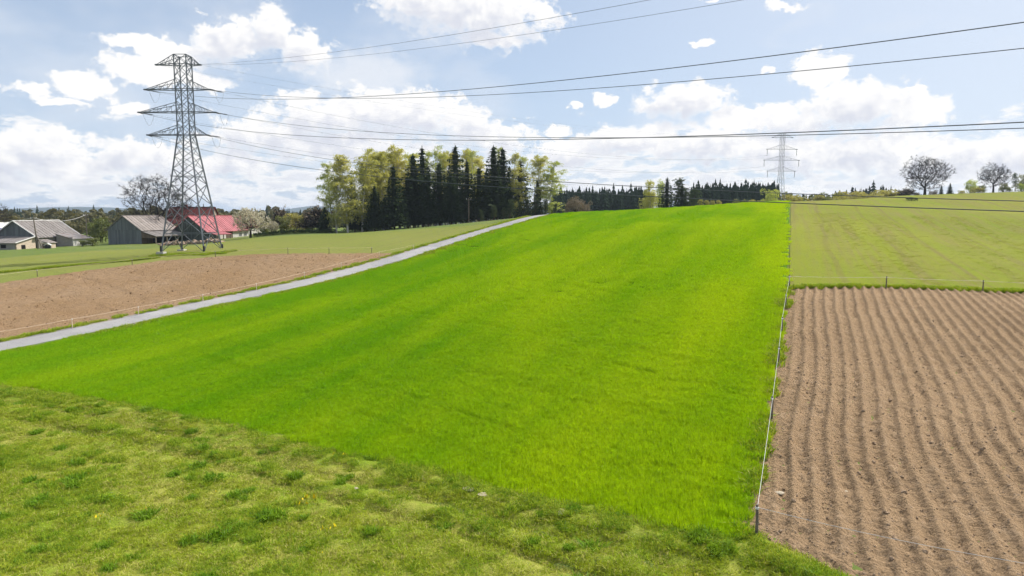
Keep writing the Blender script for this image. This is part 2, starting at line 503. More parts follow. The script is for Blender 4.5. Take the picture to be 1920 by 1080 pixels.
def build_mats():
    P = pos
    # general grassland under everything
    m, N = new_mat('grassland')
    p = P(N)
    big = N.noise(p, 0.02, 4.0, 0.6).outputs[0]
    mid = N.noise(p, 0.25, 4.0, 0.6).outputs[0]
    fin = N.noise(p, 6.0, 3.0, 0.6).outputs[0]
    c = N.mix(N.lin(big, .35, .65), (.115, .165, .038), (.17, .19, .06))
    c = N.mix(N.m('MULTIPLY', N.step(mid, .4, .7), .55), c, (.085, .14, .025))
    c = N.mul(0.6, c, N.mix(fin, (.55, .55, .55), (1.4, 1.4, 1.4)))
    finish(N, principled(N, c, .95, .05)); MATS['grassland'] = m

    # meadow soil-and-thatch under the grass tufts
    m, N = new_mat('meadow_ground')
    p = P(N)
    dry = N.noise(p, 0.33, 5.0, 0.6).outputs[0]
    lane = N.noise(N.vm('MULTIPLY', p, (1, 1, 1)), 0.9, 4.0, 0.6).outputs[0]
    fin = N.noise(p, 14.0, 3.0, 0.65).outputs[0]
    c = N.mix(N.step(dry, .40, .62), (.165, .23, .02), (.285, .285, .06))
    c = N.mix(N.m('MULTIPLY', N.step(lane, .45, .7), .5), c, (.21, .27, .028))
    c = N.mul(.8, c, N.mix(fin, (.45, .45, .45), (1.5, 1.5, 1.5)))
    finish(N, principled(N, c, .95, .03, bump(N, fin, .05, .7))); MATS['meadow_ground'] = m

    # earth under the wheat
    m, N = new_mat('wheat_ground')
    p = P(N)
    a = N.noise(p, 0.16, 4.0, 0.55).outputs[0]
    fin = N.noise(p, 5.0, 4.0, 0.65).outputs[0]
    c = N.mix(N.step(a, .35, .65), (.075, .165, .008), (.11, .20, .010))
    c = N.mul(.9, c, N.mix(fin, (.5, .5, .5), (1.45, 1.45, 1.45)))
    finish(N, principled(N, c, .95, .02, bump(N, fin, .06, .6))); MATS['wheat_ground'] = m

    # dry ridged soil
    def soil(name, c1, c2, c3, sc=1.0):
        m, N = new_mat(name)
        p = P(N)
        big = N.noise(p, .12, 4.0, .6).outputs[0]
        mid = N.noise(p, 1.8 * sc, 5.0, .65).outputs[0]
        fin = N.noise(p, 16 * sc, 5.0, .7).outputs[0]
        vor = N.n('ShaderNodeTexVoronoi', Vector=N.vm('ADD', p, N.vm('MULTIPLY', N.noise(p, 4, 2).outputs['Color'], (.3, .3, .3))), Scale=6.5 * sc).outputs[0]
        c = N.mix(N.lin(big, .35, .65), c1, c2)
        c = N.mix(N.m('MULTIPLY', N.step(mid, .5, .75), .7), c, c3)
        c = N.mul(.9, c, N.mix(N.lin(fin, .22, .78), (.5, .5, .5), (1.45, 1.45, 1.45)))
        h = N.m('ADD', N.m('MULTIPLY', fin, .6), N.m('MULTIPLY', vor, -.6))
        finish(N, principled(N, c, .95, .05, bump(N, h, .08, 1.0))); MATS[name] = m
    soil('ridged_soil', (.290, .200, .118), (.252, .172, .100), (.34, .247, .158))
    soil('ploughed_soil', (.245, .158, .085), (.275, .188, .112), (.19, .118, .06), .8)

    # drilled field: bare earth and young shoots in streaks along the drill rows
    def drilled(name, axis, g1, g2, e, amt, rows=.30):
        m, N = new_mat(name)
        p = P(N)
        ang = math.atan2(axis[1], axis[0])
        mp = N.n('ShaderNodeMapping', dict(vector_type='POINT'), Vector=p)
        mp.inputs['Rotation'].default_value = (0, 0, -ang)
        q = mp.outputs[0]                                            # x along the rows
        s1 = N.noise(N.vm('MULTIPLY', q, (.018, .55, .1)), 1.0, 5.0, .6).outputs[0]
        s2 = N.noise(N.vm('MULTIPLY', q, (.05, 2.4, .3)), 1.0, 4.0, .65).outputs[0]
        big = N.noise(p, .03, 4.0, .55).outputs[0]
        fin = N.noise(N.vm('MULTIPLY', q, (1.6, 5.0, 2)), 1.0, 4.0, .7).outputs[0]
        g = N.mix(N.lin(big, .35, .65), g1, g2)
        f = N.m('ADD', N.m('MULTIPLY', s1, .55), N.m('MULTIPLY', s2, .45))
        f = N.step(f, .40 - amt, .66 - amt)
        c = N.mix(f, e, g)
        # wheel tracks of the drill every twelve metres
        y = N.n('ShaderNodeSeparateXYZ', Vector=N.vm('ADD', q, N.vm('MULTIPLY', N.noise(N.vm('MULTIPLY', q, (.02, .02, 0)), 1.0, 2).outputs['Color'], (0, 5, 0)))).outputs[1]
        tr = N.m('ABSOLUTE', N.m('SUBTRACT', N.m('PINGPONG', y, 6.0), 2.2))
        tr = N.m('MULTIPLY', N.step(tr, .12, .42, 1.0, 0.0), .55)
        c = N.mix(tr, c, tuple(.85 * k for k in e))
        c = N.mul(.6, c, N.mix(fin, (.6, .6, .6), (1.35, 1.35, 1.35)))
        finish(N, principled(N, c, .95, .03, bump(N, fin, .05, .5))); MATS[name] = m
    return drilled


drilled = build_mats()

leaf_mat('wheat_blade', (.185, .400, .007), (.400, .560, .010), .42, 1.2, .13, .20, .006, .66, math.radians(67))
leaf_mat('meadow_blade', (.225, .335, .018), (.370, .415, .045), .38, 1.15, .5, .55, .006, .60)
leaf_mat('straw_blade', (.37, .36, .09), (.47, .44, .13), .25, 1.0, .6, .5, .01, .6)
leaf_mat('dark_blade', (.115, .235, .016), (.190, .305, .024), .38, 1.1, .8, .5, .006, .5)
leaf_mat('seedling_blade', (.205, .255, .030), (.27, .285, .045), .30, 1.1, .2, .5, .01, .88)
leaf_mat('dandelion_yellow', (.70, .52, .02), (.75, .58, .03), .2, 1.0, 1.0, .5, .0, .5)

leaf_mat('birch_leaf', (.37, .385, .120), (.50, .47, .165), .50, 1.15, .25, .6, .02)
leaf_mat('birch_leaf_green', (.30, .37, .115), (.42, .45, .155), .50, 1.15, .25, .6, .02)
leaf_mat('spruce_needle', (.026, .050, .020), (.068, .100, .036), .22, 1.0, .4, .5, .02)
leaf_mat('pine_needle', (.050, .076, .032), (.090, .118, .045), .2, 1.0, .4, .5, .02)
leaf_mat('bush_leaf', (.12, .155, .045), (.21, .215, .08), .35, 1.0, .4, .6, .02)
leaf_mat('yellow_bush_leaf', (.30, .29, .09), (.40, .36, .14), .40, 1.0, .3, .6, .02)
leaf_mat('hedge_leaf', (.035, .065, .018), (.07, .11, .03), .25, 1.0, .5, .5, .02)
leaf_mat('blossom', (.72, .66, .60), (.82, .78, .72), .35, .95, .5, .4, .0)
leaf_mat('far_needle', (.020, .034, .022), (.036, .055, .032), .08, 1.0, .05, .6, .0)
leaf_mat('far_leaf', (.085, .095, .045), (.15, .135, .075), .25, 1.0, .05, .6, .0)
leaf_mat('bud_twig', (.21, .165, .13), (.29, .24, .19), .10, 1.0, .4, .5, .0)

plain_mat('bark_dark', (.030, .026, .023), .9, .35, 4.0, .1)
plain_mat('bark_pine', (.11, .075, .052), .9, .35, 4.0, .1)
plain_mat('birch_bark', (.52, .50, .46), .8, .35, 2.2, .1)
plain_mat('galvanised', (.115, .13, .15), .55, .22, 1.5, .4, .35)
plain_mat('tar_black', (.03, .03, .032), .7, .2, 3.0)
plain_mat('concrete', (.42, .40, .37), .9, .2, 3.0, .1)
plain_mat('wire_metal', (.10, .11, .125), .5, .05, 1.0, .3, .4)
plain_mat('insulator_glass', (.05, .055, .06), .25, .1, 1.0, .5)
plain_mat('post_wood', (.16, .135, .11), .9, .35, 9.0, .1)
plain_mat('tape_white', (.72, .70, .68), .7, .08, 6.0, .1)
plain_mat('tape_orange', (.70, .55, .42), .7, .10, 6.0, .1)
plain_mat('stone_pale', (.42, .36, .27), .9, .25, 6.0, .1)
plain_mat('clod_soil', (.29, .21, .14), .95, .30, 7.0, .05)
plain_mat('clod_brown', (.24, .155, .09), .95, .30, 7.0, .05)


def road_mat():
    m, N = new_mat('worn_asphalt')
    p = pos(N)
    a = N.noise(p, .35, 5.0, .6).outputs[0]
    f = N.noise(p, 9.0, 4.0, .7).outputs[0]
    c = N.mix(N.lin(a, .35, .65), (.29, .283, .285), (.35, .34, .335))
    pt = N.n('ShaderNodeTexVoronoi', Vector=N.vm('ADD', N.vm('MULTIPLY', p, (1, .35, 1)), N.vm('MULTIPLY', N.noise(p, .8, 3).outputs['Color'], (1.5, 1.5, 0))), Scale=.22).outputs['Color']
    c = N.mul(.30, c, N.mix(N.n('ShaderNodeSeparateColor', Color=pt).outputs[0], (.62, .62, .64), (1.15, 1.15, 1.13)))
    c = N.mul(.45, c, N.mix(f, (.55, .55, .55), (1.4, 1.4, 1.4)))
    finish(N, principled(N, c, .85, .15, bump(N, f, .01, .5))); MATS['worn_asphalt'] = m
    m, N = new_mat('gravel_verge')
    p = pos(N)
    a = N.noise(p, .5, 4.0, .6).outputs[0]
    f = N.noise(p, 12.0, 5.0, .75).outputs[0]
    c = N.mix(N.step(a, .42, .6), (.185, .175, .17), (.30, .265, .215))
    c = N.mul(.7, c, N.mix(f, (.5, .5, .5), (1.5, 1.5, 1.5)))
    finish(N, principled(N, c, .95, .05, bump(N, f, .04, .8))); MATS['gravel_verge'] = m


road_mat()


def siding_mat(name, c1, c2, per=0.16, axis=0):
    """weathered boarding: colour streaks down the boards (the boards themselves are pieces)"""
    m, N = new_mat(name)
    tc = N.n('ShaderNodeTexCoord').outputs['Object']
    s = N.noise(N.vm('MULTIPLY', tc, (1 / per * .6, 1 / per * .6, .35)), 1.0, 4.0, .6).outputs[0]
    b = N.noise(tc, .6, 4.0, .6).outputs[0]
    c = N.mix(N.m('ADD', N.m('MULTIPLY', s, .7), N.m('MULTIPLY', b, .3)), c1, c2)
    c = N.mul(1.0, c, N.mix(rnd(N), (.80, .80, .80), (1.2, 1.2, 1.2)))
    finish(N, principled(N, c, .9, .1)); MATS[name] = m
    return m


siding_mat('grey_boards', (.10, .115, .125), (.17, .18, .185))
siding_mat('green_boards', (.055, .065, .06), (.10, .115, .105))
siding_mat('brown_boards', (.10, .075, .055), (.17, .13, .10))
siding_mat('log_ends', (.20, .13, .09), (.42, .33, .26), .4)


def roof_mat(name, c1, c2, stain, rough=.7, amt=.5):
    m, N = new_mat(name)
    tc = N.n('ShaderNodeTexCoord').outputs['Object']
    a = N.noise(tc, .8, 5.0, .65).outputs[0]
    b = N.noise(N.vm('MULTIPLY', tc, (2.0, .4, .4)), 1.0, 5.0, .65).outputs[0]
    c = N.mix(N.lin(b, .3, .7), c1, c2)
    c = N.mix(N.m('MULTIPLY', N.step(a, .48, .7), amt), c, stain)
    c = N.mul(1.0, c, N.mix(rnd(N), (.86, .86, .86), (1.12, 1.12, 1.12)))
    finish(N, principled(N, c, rough, .2)); MATS[name] = m


roof_mat('fibre_cement_roof', (.235, .20, .18), (.30, .265, .245), (.17, .145, .13))
roof_mat('fibre_cement_grey', (.185, .165, .155), (.235, .215, .205), (.135, .115, .10))
roof_mat('rusty_roof', (.26, .235, .225), (.34, .315, .30), (.17, .07, .045), .65, .9)
roof_mat('pink_red_roof', (.34, .105, .115), (.42, .155, .165), (.27, .075, .08), .5, .4)
roof_mat('dark_red_roof', (.115, .028, .026), (.15, .040, .036), (.085, .022, .022), .6, .5)
plain_mat('plaster_cream', (.52, .43, .34), .9, .10, 1.5, .1)
plain_mat('plaster_white', (.56, .54, .51), .9, .14, 1.5, .1)
plain_mat('plaster_grey', (.27, .25, .235), .9, .18, 1.5, .1)
plain_mat('white_trim', (.70, .69, .67), .7, .08, 3.0, .1)
plain_mat('dark_inside', (.018, .016, .015), .9, .2, 3.0, .05)
plain_mat('window_dark', (.03, .035, .04), .15, .1, 3.0, .5)
plain_mat('blue_sheet', (.10, .12, .26), .6, .1, 3.0, .2)
# ------------------------------------------------------------------ the land
def struct(o):
    o['kind'] = 'structure'
    return o


def ground_sheet():
    na = 420
    a = np.linspace(-math.pi, math.pi, na, endpoint=False)
    # finer ahead of the camera
    a = a - 0.72 * np.sin(a)
    r = np.concatenate([np.arange(3, 60, 2.2), np.arange(60, 330, 3.0), np.geomspace(330, 9300, 64)])
    A, R = np.meshgrid(a, r)
    X, Y = R * np.sin(A), R * np.cos(A)
    Z = hgt(X, Y) - 0.10
    Z[R > 900] += (fbm(X, Y, .0007, 3, 5)[R > 900] - .5) * 14 * np.clip((R[R > 900] - 900) / 2500, 0, 1)
    V = np.stack([X, Y, Z], -1).reshape(-1, 3)
    i = np.arange(len(r) - 1)[:, None] * na; j = np.arange(na)[None]; j2 = (j + 1) % na
    F = np.stack([i + j, i + j2, i + na + j2, i + na + j], -1).reshape(-1, 4)[:, ::-1]
    mb = MB().add(V, F)
    c = len(V)
    mb.add([[0, 0, hz(0, 0) - .1]] + [list(V[k]) for k in range(na)], [[0, k + 1, (k + 1) % na + 1] for k in range(na)])
    struct(mb.obj('ground', MATS['grassland'], smooth=True))


ground_sheet()

# ---- plan of the fields (metres)
A_ = hit(1408, 1003)                       # near corner of wheat and potato field
C_ = hit(1480, 541)                        # far left corner of the potato field
D2 = hit(1920, 549)
ROW = (C_ - A_) / np.linalg.norm(C_ - A_)  # direction of the rows
RX = np.array([ROW[1], -ROW[0]])           # across the rows, to the right
TOP = hit(1483, 379.5)
ridge_dir = (TOP - C_) / np.linalg.norm(TOP - C_)
BEND = [hit(u, v) for u, v in ((0, 722), (140, 742), (300, 768), (430, 795), (560, 828), (700, 858), (830, 884), (960, 918), (1080, 948), (1180, 972), (1270, 998), (1340, 1004))]
RD = [hit(u, v) for u, v in ((0, 651), (190, 611), (400, 571), (520, 546), (600, 527), (680, 504), (740, 486.5), (800, 466.5), (860, 447.5), (910, 432.5), (950, 420.5), (985, 411.5), (1012, 406))]
RD = np.array(RD)
# smooth the centreline of the road: quadratic fit, carried on past both ends
yy = RD[:, 1]
pf = np.polyfit(yy, RD[:, 0], 2)
ys = np.concatenate([np.arange(-20, 54, 3.0), np.arange(54, 150, 1.2), np.arange(150, 330, 4.0)])
xs = np.polyval(pf, np.clip(ys, 45, 152))
sl0, sl1 = np.polyval(np.polyder(pf), 45), np.polyval(np.polyder(pf), 152)
xs = np.where(ys < 45, np.polyval(pf, 45) + (ys - 45) * sl0, xs)
xs = np.where(ys > 152, np.polyval(pf, 152) + (ys - 152) * sl1, xs)
ROAD = np.c_[xs, ys]
tn = np.gradient(ROAD, axis=0); tn /= np.linalg.norm(tn, axis=1)[:, None]
RN = np.c_[tn[:, 1], -tn[:, 0]]            # to the right of the road
ROAD_W = 1.75


def road_x(y, off=0.0):
    """x of a line at the given offset from the centre of the road"""
    L = ROAD + RN * off
    return np.interp(y, L[:, 1], L[:, 0])


def patch(name, left, right, mat, nv, relief=None, dz=0.0, smooth=True):
    """ruled sheet between two polylines (same number of points), laid on the ground"""
    t = np.linspace(0, 1, nv)[None, :, None]
    P = left[:, None, :] * (1 - t) + right[:, None, :] * t
    X, Y = P[..., 0], P[..., 1]
    Z = hgt(X, Y) + dz
    if relief is not None:
        Z = Z + relief(X, Y)
    V = np.stack([X, Y, Z], -1).reshape(-1, 3)
    n, m = X.shape
    i = np.arange(n - 1)[:, None] * m; j = np.arange(m - 1)[None]
    F = np.stack([i + j, i + j + 1, i + m + j + 1, i + m + j], -1).reshape(-1, 4)
    o = struct(MB().add(V, F).obj(name, mat, smooth=smooth))
    # faces up
    return o


def resample(P, n, bias=1.0):
    P = np.asarray(P, float)
    s = np.r_[0, np.cumsum(np.linalg.norm(np.diff(P, axis=0), axis=1))]
    t = np.linspace(0, 1, n) ** bias * s[-1]
    return np.c_[np.interp(t, s, P[:, 0]), np.interp(t, s, P[:, 1])]


# edge between meadow and wheat, carried on to the road on the left
b0, b1 = np.array(BEND[0]), np.array(BEND[2])
dirL = (b0 - b1) / np.linalg.norm(b0 - b1)
EDGE_L = b0 + dirL * 9.0
EDGE = np.array([EDGE_L, b0 + dirL * 4.5] + BEND + [A_])
e1 = hit(1575, 1085)
dirR = (e1 - A_) / np.linalg.norm(e1 - A_)
SOIL_LOW = np.array([A_, hit(1480, 1040), e1, e1 + dirR * 12, e1 + dirR * 40])


def edge_y(x):
    E = np.vstack([EDGE, SOIL_LOW[1:]])
    return np.interp(x, E[:, 0], E[:, 1])


def boundary_x(y):
    """x of the line between wheat and the fields to its right"""
    L = np.array([A_ - ROW * 8, A_, C_, C_ + ridge_dir * 400])
    return np.interp(y, L[:, 1], L[:, 0])


def bumps_meadow(X, Y):
    d = edge_y(X) - Y                                          # metres short of the wheat
    w = (fbm(X, Y, .7, 3, 3) - .5) * .13 + (fbm(X, Y, 3.2, 3, 9) - .5) * .08
    rut = -.13 * np.exp(-((d - 2.6) / .35) ** 2) - .13 * np.exp(-((d - 4.3) / .35) ** 2) + .10 * np.exp(-((d - 1.0) / .5) ** 2) + .07 * np.exp(-((d - 3.4) / .45) ** 2)
    return w + rut * (.6 + .8 * fbm(X, Y, .25, 2, 21)) + .01


def make_meadow():
    # fine sheet in front of the camera, coarse sheet behind and to the sides of it
    x = np.concatenate([np.arange(-48, 30, .17)])
    top = np.c_[x, edge_y(x) + .25]
    low = np.c_[x, np.full(len(x), 8.0)]
    patch('meadow', low, top, MATS['meadow_ground'], 210, bumps_meadow, .02)


make_meadow()


def make_wheat_ground():
    y = np.r_[np.linspace(EDGE_L[1] + .5, 60, 30), np.linspace(61, 230, 130)]
    # rows of the sheet run across the field at constant forward distance; below the corner they stop at the meadow
    n = 240
    ys_ = np.concatenate([np.linspace(A_[1] - .5, 60, 130), np.linspace(60.5, 235, 170)])
    E = np.vstack([EDGE, [A_]])
    # left limit: meadow edge up to the road, then the road
    Ex, Ey = E[:, 0][::-1], E[:, 1][::-1]
    lx = np.where(ys_ < EDGE_L[1], np.interp(ys_, Ey, Ex), road_x(ys_, ROAD_W + .55))
    left = np.c_[lx, ys_]
    right = np.c_[boundary_x(ys_) - .25, ys_]
    return patch('wheat_field', left, right, MATS['wheat_ground'], 150, lambda X, Y: (fbm(X, Y, .7, 3, 31) - .5) * .05, 0.0)


make_wheat_ground()

# ---- potato ridges
RIDGE = 0.69


def ridge_relief(X, Y):
    q = np.stack([X - A_[0], Y - A_[1]], -1)
    s, w = q @ ROW, q @ RX
    wob = 0.07 * np.sin(s * .27 + .6 * np.sin(s * .11)) + 0.34 * np.exp(-((s - 9) / 4.5) ** 2) * .8 + (fbm(s, w * .3, .22, 3, 4) - .5) * .26 + (fbm(s, w * .8, .7, 2, 44) - .5) * .12
    ph = (w - .62 + wob) / RIDGE
    f = np.abs((ph - np.floor(ph)) - .5) * 2                   # 1 on the crest
    pr = np.clip((f - .22) / .72, 0, 1)
    pr = (pr * pr * (3 - 2 * pr)) ** 1.25
    lumps = (fbm(X, Y, 2.6, 2, 8) - .5) * .07 + (fbm(X, Y, 6.5, 3, 12, .7) - .5) * .17
    amp = .195 * np.clip((w - .35) / .5, 0, 1) * (.85 + .5 * (fbm(X, Y, .5, 2, 17) - .5))
    head = np.clip((Y - edge_y(X) - .9) / 2.6, 0, 1)           # trodden headland along the meadow
    cl = (fbm(X, Y, 1.6, 4, 77, .6) - .5) * .34 * (1 - head)
    return amp * pr * (.25 + .75 * head) + lumps * (.55 + 1.0 * (1 - f)) + cl - .05


def make_potato():
    W = 62.0
    w = np.arange(-.62, W, .078)
    # far edge: straight from C_ through D2; near edge: along the meadow
    fd = (D2 - C_) / np.linalg.norm(D2 - C_)
    far_s = lambda ww: (C_ - A_) @ ROW + ww * (fd @ ROW) / (fd @ RX)
    S_low = SOIL_LOW - A_
    lw, ls = S_low @ RX, S_low @ ROW
    near_s = lambda ww: np.interp(ww, lw, ls)
    lo = A_ + np.outer(near_s(w) - .3, ROW) + np.outer(w, RX)
    hi = A_ + np.outer(far_s(w), ROW) + np.outer(w, RX)
    t = (np.linspace(0, 1, 330)) ** 1.18
    P = lo[:, None] * (1 - t[None, :, None]) + hi[:, None] * t[None, :, None]
    X, Y = P[..., 0], P[..., 1]
    Z = hgt(X, Y) + ridge_relief(X, Y) + .02
    V = np.stack([X, Y, Z], -1).reshape(-1, 3)
    n, m = X.shape
    i = np.arange(n - 1)[:, None] * m; j = np.arange(m - 1)[None]
    F = np.stack([i + j, i + m + j, i + m + j + 1, i + j + 1], -1).reshape(-1, 4)
    struct(MB().add(V, F).obj('potato_field', MATS['ridged_soil'], smooth=True))


make_potato()

# ---- young seedlings on the hill to the right
fd = (D2 - C_) / np.linalg.norm(D2 - C_)
SEED_AX = ridge_dir
drilled('seedling_field_soil', SEED_AX, (.160, .200, .018), (.205, .225, .028), (.195, .168, .058), .07)
drilled('pale_field_soil', (tn[140]), (.165, .195, .042), (.205, .215, .055), (.20, .19, .068), .16)


def make_seedlings():
    n = 150
    lo = C_ + np.outer(np.linspace(0, 1, n), fd) * 190
    hi = TOP + ridge_dir * 55 + np.outer(np.linspace(0, 1, n), np.array([.96, .28])) * 210
    patch('seedling_field', hi, lo, MATS['seedling_field_soil'], 190, lambda X, Y: (fbm(X, Y, .8, 3, 41) - .5) * .07, .0)


make_seedlings()

# ---- left of the road: ploughed soil, then a pale green field
BT = [hit(u, v) for u, v in ((0, 531), (150, 509), (300, 489), (420, 480), (560, 475.5), (700, 474.5), (738, 475))]
BT = np.array(BT)
bl = BT[0] + (BT[0] - BT[1]) / np.linalg.norm(BT[0] - BT[1]) * 45
BTOP = np.vstack([bl, BT])


def make_left():
    n = 420
    top = resample(BTOP, n)
    yl = np.linspace(20, BT[-1][1] - .3, n)
    low = np.c_[road_x(yl, -ROAD_W - .75), yl]
    def rel(X, Y):
        return (fbm(X, Y, 1.1, 4, 51, .6) - .5) * .20 + (fbm(X, Y, 4.0, 2, 53) - .5) * .08
    patch('ploughed_field', low, top, MATS['ploughed_soil'], 230, rel, .015)
    # pale green field behind it, up to the farm and the wood
    far = np.array([hit(u, v) for u, v in ((0, 484), (200, 469), (330, 464), (430, 451), (480, 446), (560, 440.5), (640, 438), (760, 431), (860, 424), (905, 420.5))])
    far = np.vstack([far[0] + (far[0] - far[1]) / np.linalg.norm(far[0] - far[1]) * 40, far])
    yl = np.linspace(BT[-1][1], 139, 40)
    low = np.vstack([BTOP[:-1], np.c_[road_x(yl, -ROAD_W - .6), yl]])
    patch('pale_green_field', resample(low, 240), resample(far, 240), MATS['pale_field_soil'], 70, lambda X, Y: (fbm(X, Y, .8, 3, 61) - .5) * .06, -.02)


make_left()


def make_road():
    def strip(name, o0, o1, dz, mat, crown=0.0, nv=7, jag=0.0):
        k = (ROAD[:, 1] > 10)
        C, Nn = ROAD[k], RN[k]
        P = resample(C, 700)
        T = np.gradient(P, axis=0); T /= np.linalg.norm(T, axis=1)[:, None]
        R = np.c_[T[:, 1], -T[:, 0]]
        j0 = (fbm(P[:, 0], P[:, 1], .5, 3, 71) - .5) * jag
        j1 = (fbm(P[:, 0], P[:, 1], .5, 3, 75) - .5) * jag
        patch(name, P + R * (o0 + j0)[:, None], P + R * (o1 + j1)[:, None], mat, nv, None, dz)
    strip('gravel_verge', -ROAD_W - .85, ROAD_W + .95, .045, MATS['gravel_verge'], jag=.7, nv=9)
    strip('road', -ROAD_W, ROAD_W - .15, .09, MATS['worn_asphalt'], jag=.35)


make_road()
# ------------------------------------------------------------------ plants
def quads(C, U, W):
    """leaf faces: centre C, half axes U and W -> kite-shaped quads"""
    V = np.stack([C - U, C + W * .9 - U * .1, C + U, C - W * .9 - U * .1], 1).reshape(-1, 3)
    F = np.arange(len(C) * 4).reshape(-1, 4)
    return V, F


def rvec(n, g):
    v = g.normal(size=(n, 3))
    return v / (np.linalg.norm(v, axis=1)[:, None] + 1e-9)


def rand_leaves(C, size, g, drop=0.0, aspect=.6):
    n = len(C)
    U = rvec(n, g)
    U[:, 2] -= drop
    U /= np.linalg.norm(U, axis=1)[:, None]
    W = np.cross(U, rvec(n, g)); W /= np.linalg.norm(W, axis=1)[:, None] + 1e-9
    s = (size * g.uniform(.6, 1.35, n))[:, None] / 2
    return quads(C, U * s, W * s * aspect)


def path(p, d, L, n, g, wob=.15, lift=0.0):
    """a wandering branch"""
    P = [np.array(p, float)]
    d = np.array(d, float); d /= np.linalg.norm(d)
    for k in range(n):
        d = d + g.normal(size=3) * wob + np.array([0, 0, lift])
        d /= np.linalg.norm(d)
        P.append(P[-1] + d * L / n)
    return np.array(P), d


def proto_birch(seed, h=20.0, spread=3.3, dens=1.0, leaf='birch_leaf', lean=.0):
    g = np.random.default_rng(seed)
    tr, cr = MB(), MB()
    P, _ = path((0, 0, -.3), (lean, g.normal() * .02, 1), h * 1.0, 14, g, .03, .02)
    R = np.linspace(.20, .025, len(P)) * h / 20 + .01
    tr.tube(P, R, 7)
    C, tips = [], []
    nb = int(58 * dens)
    tw = MB()
    for k in range(nb):
        t = g.uniform(.14, .985)
        i = t * (len(P) - 1); i0 = int(i); q = P[i0] + (P[min(i0 + 1, len(P) - 1)] - P[i0]) * (i - i0)
        a = g.uniform(0, 2 * math.pi)
        prof = min(1.0, (t + .12) * 2.2) * (1.0 if t < .55 else max(.0, 1 - ((t - .55) / .5) ** 2))
        L = spread * (.22 + .85 * prof) * g.uniform(.6, 1.2)
        up = .55 + .6 * t
        B, d = path(q, (math.cos(a), math.sin(a), up), L, 5, g, .16, -.10)
        tw.tube(B, np.linspace(.045, .012, len(B)), 3)
        # pendulous twigs hung with small leaves
        for m in range(int(11 * dens) + 3):
            j = g.uniform(.15, 1) * (len(B) - 1); j0 = int(j)
            s = B[j0] + (B[min(j0 + 1, len(B) - 1)] - B[j0]) * (j - j0)
            dl = g.uniform(.6, 2.1) * (1.1 - .45 * t)
            Q, _ = path(s, (g.normal() * .6, g.normal() * .6, .1), dl, 4, g, .25, -.42)
            if m % 3 == 0:
                tw.tube(Q, .010, 3)
            kk = g.uniform(0, len(Q) - 1, int(9 * dens) + 3)
            k0 = np.minimum(kk.astype(int), len(Q) - 2)
            C.append(Q[k0] + (Q[k0 + 1] - Q[k0]) * (kk - k0)[:, None] + g.normal(size=(len(kk), 3)) * .16)
    C = np.concatenate(C)
    cr.add(*rand_leaves(C, np.full(len(C), .27), g, .35, .62))
    me_c = cr.mesh('birch_crown', MATS[leaf])
    for c in tw.c:
        tr.add(c[0], c[1] - c[1].min())
    me_t = tr.mesh('birch_trunk', MATS['birch_bark'])
    return [('trunk', me_t), ('crown', me_c)], h


def proto_spruce(seed, h=20.0, base=3.6, bare=.10, mat='spruce_needle', lv=46, sag=.35, narrow=1.0):
    g = np.random.default_rng(seed)
    tr, cr = MB(), MB()
    tr.tube([(0, 0, -.3), (0, 0, h * .5), (0, 0, h * .98)], [.22 * h / 20, .13 * h / 20, .02], 7)
    z0 = h * bare
    Cs, Us, Ws = [], [], []
    for k in range(lv):
        t = (k + g.uniform(-.3, .3)) / lv
        z = z0 + (h - z0) * t
        rad = base * narrow * ((1 - t) ** .62) * g.uniform(.70, 1.15) + .22
        nb = int(8 + 6 * (1 - t))
        a0 = g.uniform(0, 6.28)
        for b in range(nb):
            a = a0 + b / nb * 6.283 + g.normal() * .12
            r = rad * g.uniform(.62, 1.12)
            d = np.array([math.cos(a), math.sin(a), 0]); s = np.array([-d[1], d[0], 0])
            m = max(2, int(r / .42))
            for q in range(m):
                f = (q + .6) / m
                zz = z - sag * r * f + .16 * r * f * f * 1.4
                wdt = (.42 + .22 * r * (1 - f)) * g.uniform(.7, 1.2)
                Cs.append(np.array([0, 0, zz]) + d * r * f + g.normal(size=3) * .05)
                dirv = d * .8 + np.array([0, 0, -.42 + .25 * f]) + s * g.normal() * .25
                dirv /= np.linalg.norm(dirv)
                Us.append(dirv * (.40 + .16 * r / m) * g.uniform(.8, 1.25))
                w = s + np.array([0, 0, g.normal() * .35]); w /= np.linalg.norm(w)
                Ws.append(w * wdt * .5)
                if q % 2 == 0:                                   # hanging side twigs
                    Cs.append(Cs[-1] + np.array([0, 0, -.16]))
                    Us.append(np.array([g.normal() * .1, g.normal() * .1, -.36]))
                    Ws.append(d * wdt * .42)
    C, U, W = map(np.array, (Cs, Us, Ws))
    cr.add(*quads(C, U, W))
    # leader shoot
    cr.add(*quads(np.array([[0, 0, h], [0, 0, h]]), np.array([[0, 0, .6], [0, 0, .6]]), np.array([[.13, 0, 0], [0, .13, 0]])))
    return [('trunk', tr.mesh('spruce_trunk', MATS['bark_pine'])), ('crown', cr.mesh('spruce_crown', MATS[mat]))], h


